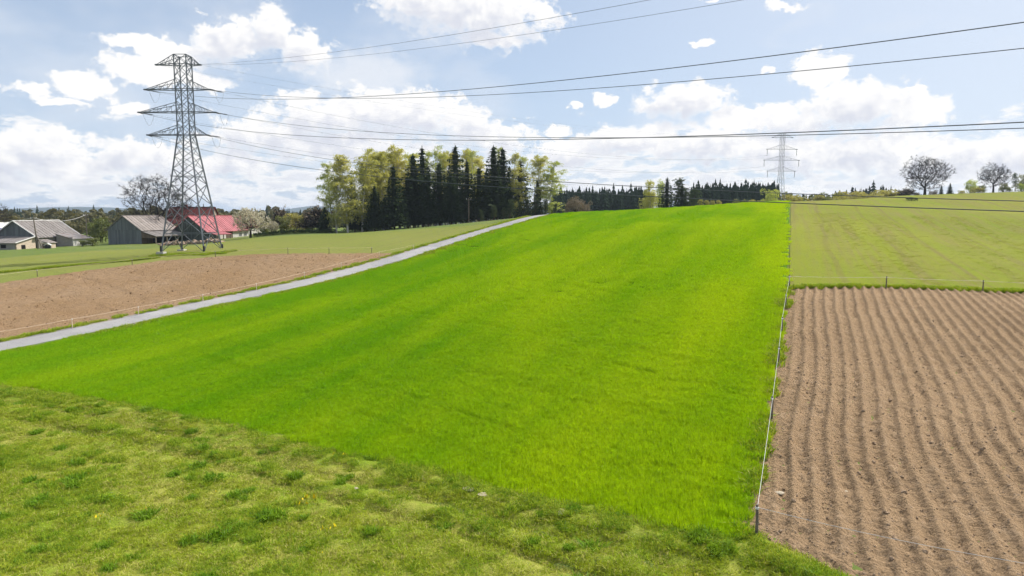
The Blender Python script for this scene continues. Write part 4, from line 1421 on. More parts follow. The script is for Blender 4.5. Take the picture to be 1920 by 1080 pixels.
def far_woods():
    g = np.random.default_rng(99)
    # low-detail trees for woods that read as one mass
    def spr(n=1):
        cr = MB(); lv = 11
        C, U, W = [], [], []
        for k in range(lv):
            t = k / lv
            r = (1 - t) ** .85 * .17 * g.uniform(.8, 1.15) + .008
            for b in range(7):
                a = b / 7 * 6.283 + k
                d = np.array([math.cos(a), math.sin(a), 0]); s = np.array([-d[1], d[0], 0])
                z = .08 + .90 * t
                C.append(d * r * .55 + [0, 0, z - r * .15]); U.append(d * r * .55 + [0, 0, -.05]); W.append(s * r * .55)
        cr.add(*quads(np.array(C), np.array(U), np.array(W)))
        cr.add(*quads(np.array([[0, 0, .95]]), np.array([[0, 0, .06]]), np.array([[.012, .012, 0]])))
        cr.tube([(0, 0, -.02), (0, 0, .9)], [.012, .004], 4)
        V = np.concatenate([c[0] for c in cr.c]); F = [c[1] for c in cr.c]
        return V, F
    def rnd_tree():
        v = rvec(90, g) * (g.uniform(.45, 1, 90) ** .5)[:, None]
        C = v * np.array([.26, .26, .38]) + np.array([0, 0, .58])
        V, F = rand_leaves(C, np.full(90, .16), g, 0, .8)
        return V, [F]
    SP = [spr() for _ in range(5)]; RT = [rnd_tree() for _ in range(4)]

    def mass(name, spots, mats, label, cat):
        mb = MB()
        for x, y, h, kind, w in spots:
            V, Fs = (SP[g.integers(5)] if kind == 0 else RT[g.integers(4)])
            a = g.uniform(0, 6.28); c, s = math.cos(a), math.sin(a)
            Rm = np.array([[c, -s, 0], [s, c, 0], [0, 0, 1]])
            W_ = (V * np.array([w, w, 1]) * h) @ Rm.T + np.array([x, y, hz(x, y) - .3])
            n0 = mb.n
            mb.c.append((W_, Fs[0] + n0, kind)); mb.n += len(V)
            for F in Fs[1:]:
                mb.c.append((np.zeros((0, 3)), F + n0, kind))
        o = mb.obj(name, mats)
        tag(o, label, cat, None, 'stuff')

    MS = [MATS['far_needle'], MATS['far_leaf']]
    sp = []
    for k in range(300):                                        # dark spruce wood right of the roadside wood
        u = g.uniform(1035, 1215); Y = g.uniform(330, 400)
        p = bear(u, Y); sp.append((p[0], p[1], h_for(p, 358 + g.normal() * 6), 0, g.uniform(1.2, 1.7)))
    mass('far_spruce_wood', sp, MS, 'dark spruce wood behind the crest between the roadside wood and the crest stand', 'wood')
    sp = []
    for k in range(330):                                        # and the one behind the far pylon
        u = g.uniform(1290, 1452); Y = g.uniform(310, 400)
        p = bear(u, Y); sp.append((p[0], p[1], h_for(p, 351 - (u - 1290) * .02 + g.normal() * 6), 0, g.uniform(1.2, 1.7)))
    mass('far_spruce_wood', sp, MS, 'dark spruce wood on the skyline left of the far pylon', 'wood')
    sp = []
    for k in range(120):
        u = g.uniform(1555, 1660); Y = g.uniform(360, 420)
        p = bear(u, Y); sp.append((p[0], p[1], h_for(p, 353 + abs(u - 1625) * .14 + g.normal() * 5), 0, g.uniform(1.2, 1.7)))
    for k in range(40):
        u = g.uniform(1490, 1565); Y = g.uniform(360, 420)
        p = bear(u, Y); sp.append((p[0], p[1], h_for(p, 366 + g.normal() * 4), 0, g.uniform(1.2, 1.7)))
    mass('far_spruce_wood', sp, MS, 'dark spruces behind the leafy belt left of the big bare tree', 'wood')
    sp = []
    for k in range(900):                                        # wooded valley behind the farm
        Y = g.uniform(330, 620); u = g.uniform(-420, 700)
        p = bear(u, Y)
        vt = 404 + g.normal() * 6 - (8 if g.random() < .3 else 0) - (Y - 330) * .012
        kind = 0 if g.random() < .45 + (Y - 400) * .001 else 1
        sp.append((p[0], p[1], min(30, max(5, h_for(p, vt))), kind, g.uniform(.9, 1.5)))
    for k in range(260):
        Y = g.uniform(255, 330); u = g.uniform(-300, 640)
        p = bear(u, Y)
        sp.append((p[0], p[1], max(3, h_for(p, 414 + g.normal() * 7)), 1, g.uniform(1.0, 1.6)))
    mass('valley_wood', sp, MS, 'mixed wood filling the valley behind the farm buildings', 'wood')
    sp = []
    for k in range(900):                                        # woods further off
        Y = g.uniform(640, 1500); u = g.uniform(-900, 1300)
        p = bear(u, Y)
        sp.append((p[0], p[1], min(34, max(8, h_for(p, 400 + g.normal() * 3))), 0 if g.random() < .6 else 1, g.uniform(1.4, 2.6)))
    mass('distant_wood', sp, MS, 'distant wooded land along the horizon beyond the valley', 'wood')


far_woods()


def hills():
    # blue hills on the horizon
    az = np.linspace(-75, 75, 260)
    def prof(a):
        h = -6 + 30 * np.exp(-((a + 31.5) / 4.2) ** 2) + 42 * np.exp(-((a + 16.0) / 1.8) ** 2) + 38 * np.exp(-((a + 12.2) / 1.6) ** 2) + 7 * np.sin(a * .31)
        return h + fbm(a, a * 0, .9, 3, 5) * 8
    H = prof(az)
    V, n = [], len(az)
    rs = [(5600, -30), (6300, .55), (6900, 1.0), (7600, .6), (8400, -30)]
    for r, k in rs:
        for a, h in zip(az, H):
            x, y = r * math.sin(math.radians(a)), r * math.cos(math.radians(a))
            V.append((x, y, (CZ + h * k) if k != -30 else CZ - 40))
    F = [[i * n + j, i * n + j + 1, (i + 1) * n + j + 1, (i + 1) * n + j] for i in range(len(rs) - 1) for j in range(n - 1)]
    struct(MB().add(V, F).obj('hills', MATS['far_needle'], smooth=True))


hills()
# ------------------------------------------------------------------ pylons and wires
UNIT_BAR = MB().box((-.5, -.5, 0), (.5, .5, 1)).mesh('bar', MATS['galvanised'])


BAR_K = [1.0]


def bar_obj(name, a, b, t, parent, mesh=UNIT_BAR):
    t *= BAR_K[0]
    a, b = Vector(a), Vector(b)
    d = b - a
    o = bpy.data.objects.new(name, mesh)
    COL.objects.link(o)
    o.parent = parent
    o.location = a
    o.rotation_mode = 'QUATERNION'
    o.rotation_quaternion = d.to_track_quat('Z', 'Y')
    o.scale = (t, t, d.length)
    return o


LEVELS = [(20.25, 6.7, 3.6), (24.1, 8.0, 5.1), (27.95, 6.7, 4.4)]     # height, outer and inner reach of the conductor arms
EARTH = (32.1, 4.5, 2.9)
HTOP, ZWAIST = 33.65, 20.25
HALF = [1.05, 3.70]


def half(z):
    return HALF[0] if z >= ZWAIST else HALF[1] + (HALF[0] - HALF[1]) * (z / ZWAIST)


def corner(sx, sy, z):
    h = half(z)
    return Vector((sx * h, sy * h, z))


def pylon(name, loc, label, rz=0.0, s=1.0, detail=True, sym=False):
    o = empty(name, loc, rz, s)
    tag(o, label, 'pylon', 'lattice power pylons')
    for sx in (-1, 1):
        for sy in (-1, 1):
            bar_obj('leg', corner(sx, sy, -.25), corner(sx, sy, ZWAIST), .20, o)
            bar_obj('leg', corner(sx, sy, ZWAIST), corner(sx, sy, HTOP), .15, o)
            if detail:
                f = MB().box((-.14, -.14, -.3), (.14, .14, 1.1)).obj('foot', MATS['tar_black'], o)
                f.location = corner(sx, sy, 0)
                f = MB().box((-.6, -.6, -.5), (.6, .6, .14)).obj('foundation', MATS['concrete'], o)
                f.location = corner(sx, sy, 0)
    faces = [((-1, -1), (1, -1)), ((1, -1), (1, 1)), ((1, 1), (-1, 1)), ((-1, 1), (-1, -1))]
    zs = [3.2, 8.2, 11.8, 14.4, 16.5, 18.4, 20.25, 22.2, 24.1, 26.0, 27.95, 30.0, 32.1, HTOP]
    for a, b in faces:
        for z0, z1 in zip(zs[:-1], zs[1:]):
            t = .10 if z0 < 12 else .075
            bar_obj('brace', corner(*a, z0), corner(*b, z1), t, o)
            bar_obj('brace', corner(*b, z0), corner(*a, z1), t, o)
        for z in (3.2, 13.1, 20.25, 24.1, 27.95, 32.1, HTOP):
            bar_obj('strut', corner(*a, z), corner(*b, z), .10, o)
        # inverted V down to the feet
        m = (corner(*a, 3.2) + corner(*b, 3.2)) / 2
        bar_obj('brace', m, corner(*a, .1), .09, o)
        bar_obj('brace', m, corner(*b, .1), .09, o)
        if detail:                                              # redundant members in the tall lower panel
            for c, d in ((a, b), (b, a)):
                q = corner(*c, 3.2).lerp(corner(*d, 8.2), .27)
                bar_obj('brace', q, corner(*c, 5.3), .06, o)
                r = corner(*c, 3.2).lerp(corner(*d, 8.2), .72)
                bar_obj('brace', r, corner(*d, 6.0), .06, o)
                k = corner(*c, .1).lerp(m, .5)
                bar_obj('brace', k, corner(*c, 1.7), .05, o)
    tips = {}
    for li, (z, la, lb) in enumerate(LEVELS + [EARTH]):
        if sym: la = lb = (la + lb) / 2
        rise = 1.55 if li < 3 else HTOP - z
        for sx, L in ((-1, la), (1, lb)):
            mb, K_ = MB(), BAR_K[0]
            tip = Vector((sx * L, 0, z - .02))
            for sy in (-1, 1):
                c0, c1 = corner(sx, sy, z), corner(sx, sy, z + rise)
                te = tip + Vector((0, sy * .18, 0))
                mb.bar(c0, te, .12 * K_); mb.bar(c1, te, .085 * K_)
                n = 3 if L > 4 else 2
                for q in range(1, n + 1):
                    f, g = q / (n + 1), (q - .5) / (n + 1)
                    mb.bar(c0.lerp(te, f), c1.lerp(te, f), .05 * K_)
                    mb.bar(c0.lerp(te, f), c1.lerp(te, max(0, f - 1 / (n + 1))), .05 * K_)
            for q in range(1, 5):
                f = q / 5
                mb.bar(corner(sx, -1, z).lerp(tip, f), corner(sx, 1, z).lerp(tip, f - .12), .05 * K_)
            mb.box((tip.x - .25, -.22, z - .12), (tip.x + .25, .22, z + .10))
            arm = mb.obj('crossarm', MATS['galvanised'], o)
            tips[(li, sx)] = (tip, arm)
    if detail:
        # round number plate ring high on the near face
        n, R = 24, .46
        P = [(R * math.cos(2 * math.pi * k / n) + .2, -half(14.6) - .08, 14.6 + R * math.sin(2 * math.pi * k / n)) for k in range(n + 1)]
        MB().tube(P, .045, 5).obj('ring_plate', MATS['galvanised'], o)
    return o, tips


P1 = bear(365, 121)
pz = hz(*P1)
PYL, TIPS = pylon('lattice_pylon', (P1[0], P1[1], pz), 'large steel lattice pylon standing in the pale green field by the farm')
BAR_K[0] = .42
HALF[:] = [.62, 1.75]
P2 = bear(1455, 248)
p2z = CZ + at_Y(1455, 249.5, 248)[2] - HTOP
PY2, TIPS2 = pylon('lattice_pylon', (P2[0], P2[1], p2z), 'distant steel lattice pylon on the crest behind the wheat field', .12, 1.0, False, True)
D1 = Vector((.675, -.738, 0)).normalized()           # span towards and past the camera
D2v = Vector((P2[0] - P1[0], P2[1] - P1[1], 0)).normalized()

INS = MB()
INS.tube([(0, 0, 0), (0, 0, 2.3)], .03, 6)
for k in range(14):
    z = .35 + k * .125
    INS.tube([(0, 0, z), (0, 0, z + .03), (0, 0, z + .09)], [.05, .125, .06], 8)
INS_ME = INS.mesh('insulator', MATS['insulator_glass'])


def strung(p0, d, slope, arm, root):
    """insulator string pulled along the wire; returns its outer end in world space"""
    dr = (d + Vector((0, 0, slope))).normalized()
    o = bpy.data.objects.new('insulator', INS_ME)
    COL.objects.link(o)
    o.parent = arm
    o.location = p0
    o.rotation_mode = 'QUATERNION'
    o.rotation_quaternion = dr.to_track_quat('Z', 'Y')
    return Vector(p0) + dr * 2.3


def wire(name, P, r, label, group):
    mb = MB()
    mb.tube(P, r, 5)
    o = mb.obj(name, MATS['wire_metal'], smooth=True)
    tag(o, label, 'power line', group)
    return o


lv_name = ['lowest', 'middle', 'upper']
sd_name = {-1: 'outer', 1: 'inner'}
base1 = Vector((P1[0], P1[1], pz))
base2 = Vector((P2[0], P2[1], p2z))
DROP = {0: .45, 1: .7, 2: .9, 3: 1.0}
NEARF = {(0, -1): (-21.4, 8.2), (0, 1): (-21.6, 8.6), (1, -1): (-22.5, 8.8), (1, 1): (-22.3, 8.9), (2, -1): (-22.7, 9.03), (2, 1): (-22.4, 8.9), (3, -1): (-20.5, 6.5), (3, 1): (-20.2, 6.5)}
for (li, sx), (tip, arm) in TIPS.items():
    b, c = NEARF[(li, sx)]
    b += DROP[li]
    Ls = 124.0
    if li < 3:
        e1_ = strung(tip, D1, b / Ls, arm, PYL)
        e2_ = strung(tip, D2v, -.10, arm, PYL)
        # jumper loop under the arm
        n = 13
        J = []
        for k in range(n):
            t = k / (n - 1)
            q = e1_.lerp(e2_, t); q.z -= 1.9 * math.sin(math.pi * t) ** .8
            J.append(q)
        jm = MB(); jm.tube(J, .022, 4); jm.obj('jumper', MATS['wire_metal'], PYL)
    else:
        e1_ = e2_ = tip
    W0 = base1 + e1_
    s = np.linspace(0, 2.5, 90)
    P = [(W0.x + D1.x * Ls * q, W0.y + D1.y * Ls * q, W0.z + b * q + c * q * q) for q in s]
    nm = 'conductor' if li < 3 else 'earth_wire'
    who = f'{lv_name[li]} conductor of the near span, {"hung from the long left arm" if sx < 0 else "hung from the short right arm"} of the large pylon' if li < 3 else \
        f'thin earth wire from the {"left" if sx < 0 else "right"} tip of the large pylon top, near span'
    wire(nm, P, .024 if li < 3 else .014, who, 'wires of the near span')
    # far span
    tip2, arm2 = TIPS2[(li, sx)]
    T2 = base2 + Matrix.Rotation(.12, 3, 'Z') @ Vector(tip2)
    if li < 3:
        # suspension string
        io = bpy.data.objects.new('insulator', INS_ME); COL.objects.link(io); io.parent = arm2; io.location = tip2; io.rotation_euler = (math.pi, 0, 0)
        T2 = T2 - Vector((0, 0, 2.2))
    W0 = base1 + e2_
    sag = 5.4 if li < 3 else 3.6
    P = []
    for q in np.linspace(0, 1, 60):
        v = W0.lerp(T2, q); v.z -= sag * 4 * q * (1 - q)
        P.append(v)
    who = f'{lv_name[li]} thin conductor of the far span, {"left" if sx < 0 else "right"} of its pair' if li < 3 else f'{"left" if sx < 0 else "right"} thin earth wire between the two pylons'
    wire(nm, P, .015 if li < 3 else .010, who, 'wires of the far span')

# ------------------------------------------------------------------ electric fences
POST_ME = MB()
POST_ME.tube([(0, 0, -.3), (0.01, 0, .5), (0, .01, 1.0)], [.045, .042, .036], 7)
POST_ME.add([(.036 * math.cos(k / 7 * 6.283), .036 * math.sin(k / 7 * 6.283) + .01, 1.0) for k in range(7)], [list(range(7))])
POST_ME = POST_ME.mesh('post', MATS['post_wood'])
CLIP_ME = MB().box((-.042, -.042, .87), (.042, .042, .93)).mesh('clip', MATS['tape_white'])
POLE_ME = MB()
POLE_ME.tube([(0, 0, -.2), (0, 0, 1.0)], [.028, .024], 6)
POLE_ME = POLE_ME.mesh('pale_post', MATS['tape_orange'])


def post(p, h, label, group, pale=False, tilt=0.0):
    o = empty('fence_post', g3(p), random.uniform(0, 6))
    o.rotation_euler = (random.uniform(-.03, .03), tilt + random.uniform(-.03, .03), 0)
    o.scale = (1.15, 1.15, h)
    link_mesh('shaft', POLE_ME if pale else POST_ME, o)
    link_mesh('clip', CLIP_ME, o)
    tag(o, label, 'fence post', group)
    return Vector(g3(p)) + Vector((0, 0, .92 * h))


def tape(name, pts, w, mat, label, sag=.05):
    mb = MB()
    P = []
    for a, b in zip(pts[:-1], pts[1:]):
        for k in range(8):
            q = a.lerp(b, k / 8); q.z -= sag * 4 * (k / 8) * (1 - k / 8)
            P.append(q)
    P.append(pts[-1])
    mb.tube(P, w, 4)
    o = mb.obj(name, MATS[mat])
    tag(o, label, 'fence tape')


nth = ['nearest', 'second nearest', 'third nearest', 'fourth nearest', 'fifth nearest', 'farthest']
G = 'posts between wheat and potato field'
pp = [hit(u, v) for u, v in ((1418, 1004), (1447, 784), (1459, 684), (1465.5, 624), (1473, 577), (1480, 540))]
tp = [post(p, 1.02, f'{nth[k]} fence post on the line between wheat and potato ridges', G) for k, p in enumerate(pp)]
tape('fence_tape', tp, .0072, 'tape_white', 'white fence tape running up between the wheat and the ploughed ridges')
p_r = hit(1790, 1082)
e_r = hit(1950, 1140)
t_out = Vector(g3(p_r + (p_r - pp[0]) * .45, .83))
tape('fence_tape', [tp[0], t_out], .007, 'tape_white', 'white fence tape crossing the near end of the potato ridges', .12)
G = 'posts along the far edge of the ridges'
q = [hit(1661, 541.5), hit(1842, 548)]
tq = [tp[-1]] + [post(p, 1.02, ['dark fence post at the far edge of the ridges, left of two', 'dark fence post at the far edge of the ridges, right of two'][k], G) for k, p in enumerate(q)]
tq.append(Vector(g3(q[1] + (q[1] - q[0]), .94)))
tape('fence_tape', tq, .008, 'tape_white', 'pale fence tape along the far edge of the potato ridges')
G = 'pale posts along the road'
us = [(136, 616), (260, 592), (381, 567.5), (481, 546), (571, 523.5), (640, 505), (711, 483.5), (775, 470)]
nm8 = ['first', 'second', 'third', 'fourth', 'fifth', 'sixth', 'seventh', 'eighth']
pts = [hit(u, v) for u, v in us]
p_l = pts[0] + (pts[0] - pts[1])
tr_ = [Vector(g3(p_l, .87))] + [post(p, .95, f'{nm8[k]} pale post from the left in the fence between road and brown soil', G, True) for k, p in enumerate(pts)]
tape('fence_tape', tr_, .012, 'tape_orange', 'pale orange fence tape between the road and the brown ploughed soil')
G = 'posts behind the brown soil'
us = [(70, 519), (248, 497.5), (404, 482), (540, 476.5), (617, 476), (697, 475)]
pts = [hit(u, v) for u, v in us]
p_l = pts[0] + (pts[0] - pts[1]) * .8
tr_ = [Vector(g3(p_l, .85))] + [post(p, 1.0, f'{nm8[k]} thin post from the left along the far edge of the brown soil', G) for k, p in enumerate(pts)]
tape('fence_tape', tr_, .012, 'tape_orange', 'thin pale tape along the far edge of the brown ploughed soil')
# ------------------------------------------------------------------ farm buildings
def sheet_roof(parent, pts, mat, n, thick=.10, name='roof_sheet', rib=.05):
    """roof slope of n sheets side by side: pts = eave left, eave right, ridge right, ridge left (local)"""
    a, b, c, d = [np.array(p, float) for p in pts]
    nrm = np.cross(b - a, d - a); nrm /= np.linalg.norm(nrm)
    if nrm[2] < 0: nrm = -nrm
    for k in range(n):
        t0, t1 = k / n, (k + 1) / n - .004
        lift = nrm * (.012 * (k % 2))
        q = [a + (b - a) * t0 + lift, a + (b - a) * t1 + lift, d + (c - d) * t1 + lift, d + (c - d) * t0 + lift]
        mb = MB()
        V = q + [p - nrm * thick for p in q]
        mb.add(V, [[0, 1, 2, 3], [7, 6, 5, 4], [0, 4, 5, 1], [1, 5, 6, 2], [2, 6, 7, 3], [3, 7, 4, 0]])
        # a raised rib on the joint
        e = (b - a) / np.linalg.norm(b - a) * rib
        r0, r1 = q[0], q[3]
        mb.add([r0 + nrm * .004, r0 + e + nrm * .004, r1 + e + nrm * .004, r1 + nrm * .004, r0 + e / 2 + nrm * .05, r1 + e / 2 + nrm * .05],
               [[0, 4, 5, 3], [4, 1, 2, 5]])
        mb.obj(name, mat, parent)


def boards(parent, p0, p1, z0, z1fun, mat, n, thick=.05, out=None, name='board'):
    """vertical boards along a wall line p0 -> p1 (local xy); z1fun gives the top at a fraction"""
    p0, p1 = np.array(p0, float), np.array(p1, float)
    e = p1 - p0; L = np.linalg.norm(e); e /= L
    nn = np.array([e[1], -e[0]])
    for k in range(n):
        a, b = k / n, (k + 1) / n - .10 / n
        A, B = p0 + e * L * a, p0 + e * L * b
        za, zb = z1fun(a), z1fun(b)
        off = nn * thick * (1.0 + .35 * (k % 2))
        V = [(*A, z0), (*B, z0), (*B, zb), (*A, za), (*(A + off), z0), (*(B + off), z0), (*(B + off), zb), (*(A + off), za)]
        MB().add(V, [[4, 5, 6, 7], [0, 3, 2, 1], [0, 1, 5, 4], [1, 2, 6, 5], [2, 3, 7, 6], [3, 0, 4, 7]]).obj(name, mat, parent)


def gable_wall(parent, w, h, rh, y, mat, thick=.25, name='wall', z0=-.6):
    V = []
    for yy in (y, y + thick):
        V += [(-w / 2, yy, z0), (w / 2, yy, z0), (w / 2, yy, h), (0, yy, h + rh), (-w / 2, yy, h)]
    F5 = [[0, 1, 2, 3, 4], [9, 8, 7, 6, 5]]
    F4 = [[0, 5, 6, 1], [1, 6, 7, 2], [2, 7, 8, 3], [3, 8, 9, 4], [4, 9, 5, 0]]
    mb = MB(); mb.add(V, F5); mb.c.append((np.zeros((0, 3)), np.array(F4), 0))
    return mb.obj(name, mat, parent)


def side_wall(parent, x, y0, y1, h, mat, thick=.25, name='wall', z0=-.6):
    return MB().box((min(x, x - thick * np.sign(x)), y0, z0), (max(x, x - thick * np.sign(x)), y1, h)).obj(name, mat, parent)


def window(parent, lo, hi, axis, out, mat_frame='white_trim'):
    """window with a frame and a pane, standing a little proud of the wall; axis is the wall normal axis"""
    lo, hi = np.array(lo, float), np.array(hi, float)
    f = MB()
    t = .08
    u = 1 - axis
    def piece(a0, a1, z0, z1, d):
        l, h_ = lo.copy(), hi.copy()
        l[u], h_[u], l[2], h_[2] = a0, a1, z0, z1
        l[axis], h_[axis] = sorted((lo[axis], lo[axis] + out * d))
        return l, h_
    a0, a1, z0, z1 = lo[u], hi[u], lo[2], hi[2]
    for s in ((a0, a1, z1 - t, z1), (a0, a1, z0, z0 + t), (a0, a0 + t, z0 + t, z1 - t), (a1 - t, a1, z0 + t, z1 - t), ((a0 + a1) / 2 - t / 3, (a0 + a1) / 2 + t / 3, z0 + t, z1 - t)):
        f.box(*piece(*s, .07))
    wnd = f.obj('window', MATS[mat_frame], parent)
    MB().box(*piece(a0 + t, a1 - t, z0 + t, z1 - t, .03)).obj('pane', MATS['window_dark'], wnd)
    return wnd


# local axes of a building: y runs along the ridge away from the front gable (y = 0), x across
def place(name, u, Y, th, label, dx=0.0, sink=.2):
    """front gable centre on column u at distance Y; th = angle of the ridge from the picture plane"""
    p = bear(u, Y)
    th = th + math.atan((CX - u) / F_PX)           # seen under this angle from the road side
    o = empty(name, (p[0], p[1], hz(p[0], p[1]) - sink), th - math.pi / 2)
    tag(o, label, 'barn' if 'barn' in name else 'shed' if 'shed' in name else 'house')
    return o


def grey_barn():
    th = math.radians(48)
    o = place('timber_barn', 240, 181, th, 'grey boarded timber barn with open lean-to left of the pylon feet')
    w, L, h, rh = 10.4, 13.4, 4.0, 3.5
    gable_wall(o, w, h, rh, .06, MATS['dark_inside'], .2, 'inner_wall')
    # lower wall of wide boards, upper gable of narrow ones that overhang
    boards(o, (-w / 2, .05), (w / 2, .05), -.6, lambda t: h - .05, MATS['grey_boards'], 22)
    boards(o, (-w / 2 - .05, -.06), (w / 2 + .05, -.06), h - .15, lambda t: h + rh * (1 - abs(t - .5) * 2) + .02, MATS['grey_boards'], 26, .07, name='gable_board')
    side_wall(o, -w / 2, .3, L, h, MATS['brown_boards'])
    gable_wall(o, w, h, rh, L - .2, MATS['brown_boards'], .2)
    boards(o, (w / 2, .1), (w / 2, L * .30), -.6, lambda t: h, MATS['brown_boards'], 14)
    ov = .5
    k = rh / (w / 2)
    sheet_roof(o, [(w / 2 + ov, -ov, h - ov * k), (w / 2 + ov, L + ov, h - ov * k), (0, L + ov, h + rh + .08), (0, -ov, h + rh + .08)], MATS['fibre_cement_roof'], 12)
    sheet_roof(o, [(-w / 2 - ov, L + ov, h - ov * k), (-w / 2 - ov, -ov, h - ov * k), (0, -ov, h + rh + .08), (0, L + ov, h + rh + .08)], MATS['fibre_cement_grey'], 12)
    MB().box((-.16, -ov, h + rh + .06), (.16, L + ov, h + rh + .2)).obj('ridge_cap', MATS['fibre_cement_grey'], o)
    # lean-to on the right side
    D, zl = 4.2, 2.25
    x0 = w / 2 + .35
    sheet_roof(o, [(x0 + D, -.2, zl), (x0 + D, L + 3.0, zl), (x0, L + 3.0, h - .55), (x0, -.2, h - .55)], MATS['fibre_cement_grey'], 13, name='lean_to_sheet')
    for y in (.1, 4.2, 8.4, 12.6, 16.0):
        MB().box((x0 + D - .45, y - .11, -.6), (x0 + D - .23, y + .11, zl - .08)).obj('lean_to_post', MATS['post_wood'], o)
    MB().box((x0 + D - .5, -.1, zl - .28), (x0 + D - .2, L + 2.9, zl - .11)).obj('lean_to_beam', MATS['post_wood'], o)
    # boarded triangle closing the lean-to above head height
    z_a, z_b = h - .75, zl - .15
    boards(o, (w / 2 + .05, .0), (x0 + D - .5, .0), 1.75, lambda t: z_a + (z_b - z_a) * t, MATS['brown_boards'], 9)
    MB().box((w / 2 - .02, .35, -.6), (w / 2 + .02, L, h - .8)).obj('wall', MATS['dark_inside'], o)
    return o


def red_barn():
    th = math.radians(44)
    o = place('red_roofed_barn', 362, 190, th, 'barn with pinkish red sheet roof and dark boarded gable behind the pylon')
    w, L, h, rh = 12.0, 16.0, 3.0, 3.9
    gable_wall(o, w, h, rh, .06, MATS['dark_inside'], .2, 'inner_wall')
    boards(o, (-w / 2, .05), (w / 2, .05), -.6, lambda t: h - .1, MATS['green_boards'], 26)
    boards(o, (-w / 2 - .05, -.06), (w / 2 + .05, -.06), h - .15, lambda t: h + rh * (1 - abs(t - .5) * 2), MATS['green_boards'], 28, .07, name='gable_board')
    side_wall(o, -w / 2, .3, L, h, MATS['green_boards'])
    sw = side_wall(o, w / 2, .3, L, h, MATS['plaster_white'])
    gable_wall(o, w, h, rh, L - .2, MATS['plaster_white'], .2)
    MB().box((w / 2 + .003, 7.0, -.6), (w / 2 + .05, 9.6, 2.7)).obj('gate', MATS['brown_boards'], o)
    window(o, (w / 2, 12.0, 1.0), (w / 2, 13.2, 2.0), 0, 1)
    window(o, (w / 2, 14.0, 1.0), (w / 2, 15.2, 2.0), 0, 1)
    ov, k = .6, rh / (w / 2)
    # the near third of the slope runs on down over a lean-to
    sheet_roof(o, [(w / 2 + ov, 5.6, h - ov * k), (w / 2 + ov, L + ov, h - ov * k), (0, L + ov, h + rh + .08), (0, 5.6, h + rh + .08)], MATS['pink_red_roof'], 12)
    sheet_roof(o, [(w / 2 + ov, -ov, h - ov * k), (w / 2 + ov, 5.58, h - ov * k), (0, 5.58, h + rh + .08), (0, -ov, h + rh + .08)], MATS['pink_red_roof'], 5)
    sheet_roof(o, [(w / 2 + 3.6, -ov, 2.0), (w / 2 + 3.6, 5.5, 2.0), (w / 2 + ov + .02, 5.5, h - ov * k - .06), (w / 2 + ov + .02, -ov, h - ov * k - .06)], MATS['pink_red_roof'], 5, name='lean_to_sheet')
    sheet_roof(o, [(-w / 2 - ov, L + ov, h - ov * k), (-w / 2 - ov, -ov, h - ov * k), (0, -ov, h + rh + .08), (0, L + ov, h + rh + .08)], MATS['pink_red_roof'], 14)
    MB().box((-.18, -ov, h + rh + .06), (.18, L + ov, h + rh + .2)).obj('ridge_cap', MATS['pink_red_roof'], o)
    boards(o, (w / 2 + .05, .0), (w / 2 + 3.3, .0), -.6, lambda t: h - .6 + (1.95 - h + .5) * t, MATS['green_boards'], 8)
    for y in (2.6, 5.2):
        MB().box((w / 2 + 3.2, y - .1, -.6), (w / 2 + 3.4, y + .1, 1.9)).obj('lean_to_post', MATS['post_wood'], o)
    return o


def red_house():
    th = math.radians(-24)
    o = place('farm_house', 330, 222, th, 'farmhouse with dark red tiled roof and chimney behind the barn')
    w, L, h, rh = 9.5, 13.5, 5.0, 4.7
    gable_wall(o, w, h, rh, 0.0, MATS['plaster_cream'])
    gable_wall(o, w, h, rh, L - .25, MATS['plaster_cream'])
    for x in (-w / 2, w / 2):
        side_wall(o, x, .25, L - .25, h, MATS['plaster_cream'])
    ov, k = .55, rh / (w / 2)
    sheet_roof(o, [(w / 2 + ov, -ov, h - ov * k), (w / 2 + ov, L + ov, h - ov * k), (0, L + ov, h + rh + .08), (0, -ov, h + rh + .08)], MATS['dark_red_roof'], 10)
    sheet_roof(o, [(-w / 2 - ov, L + ov, h - ov * k), (-w / 2 - ov, -ov, h - ov * k), (0, -ov, h + rh + .08), (0, L + ov, h + rh + .08)], MATS['dark_red_roof'], 10)
    MB().box((-.18, -ov, h + rh + .06), (.18, L + ov, h + rh + .22)).obj('ridge_cap', MATS['dark_red_roof'], o)
    ch = MB().box((.1, 4.4, h + rh - 1.0), (.75, 5.3, h + rh + .9)).obj('chimney', MATS['dark_red_roof'], o)
    MB().box((.02, 4.32, h + rh + .9), (.83, 5.38, h + rh + 1.02)).obj('chimney_cap', MATS['concrete'], ch)
    window(o, (w / 2, 2.0, 1.4), (w / 2, 3.3, 2.9), 0, 1)
    window(o, (w / 2, 6.0, 1.4), (w / 2, 7.3, 2.9), 0, 1)
    return o


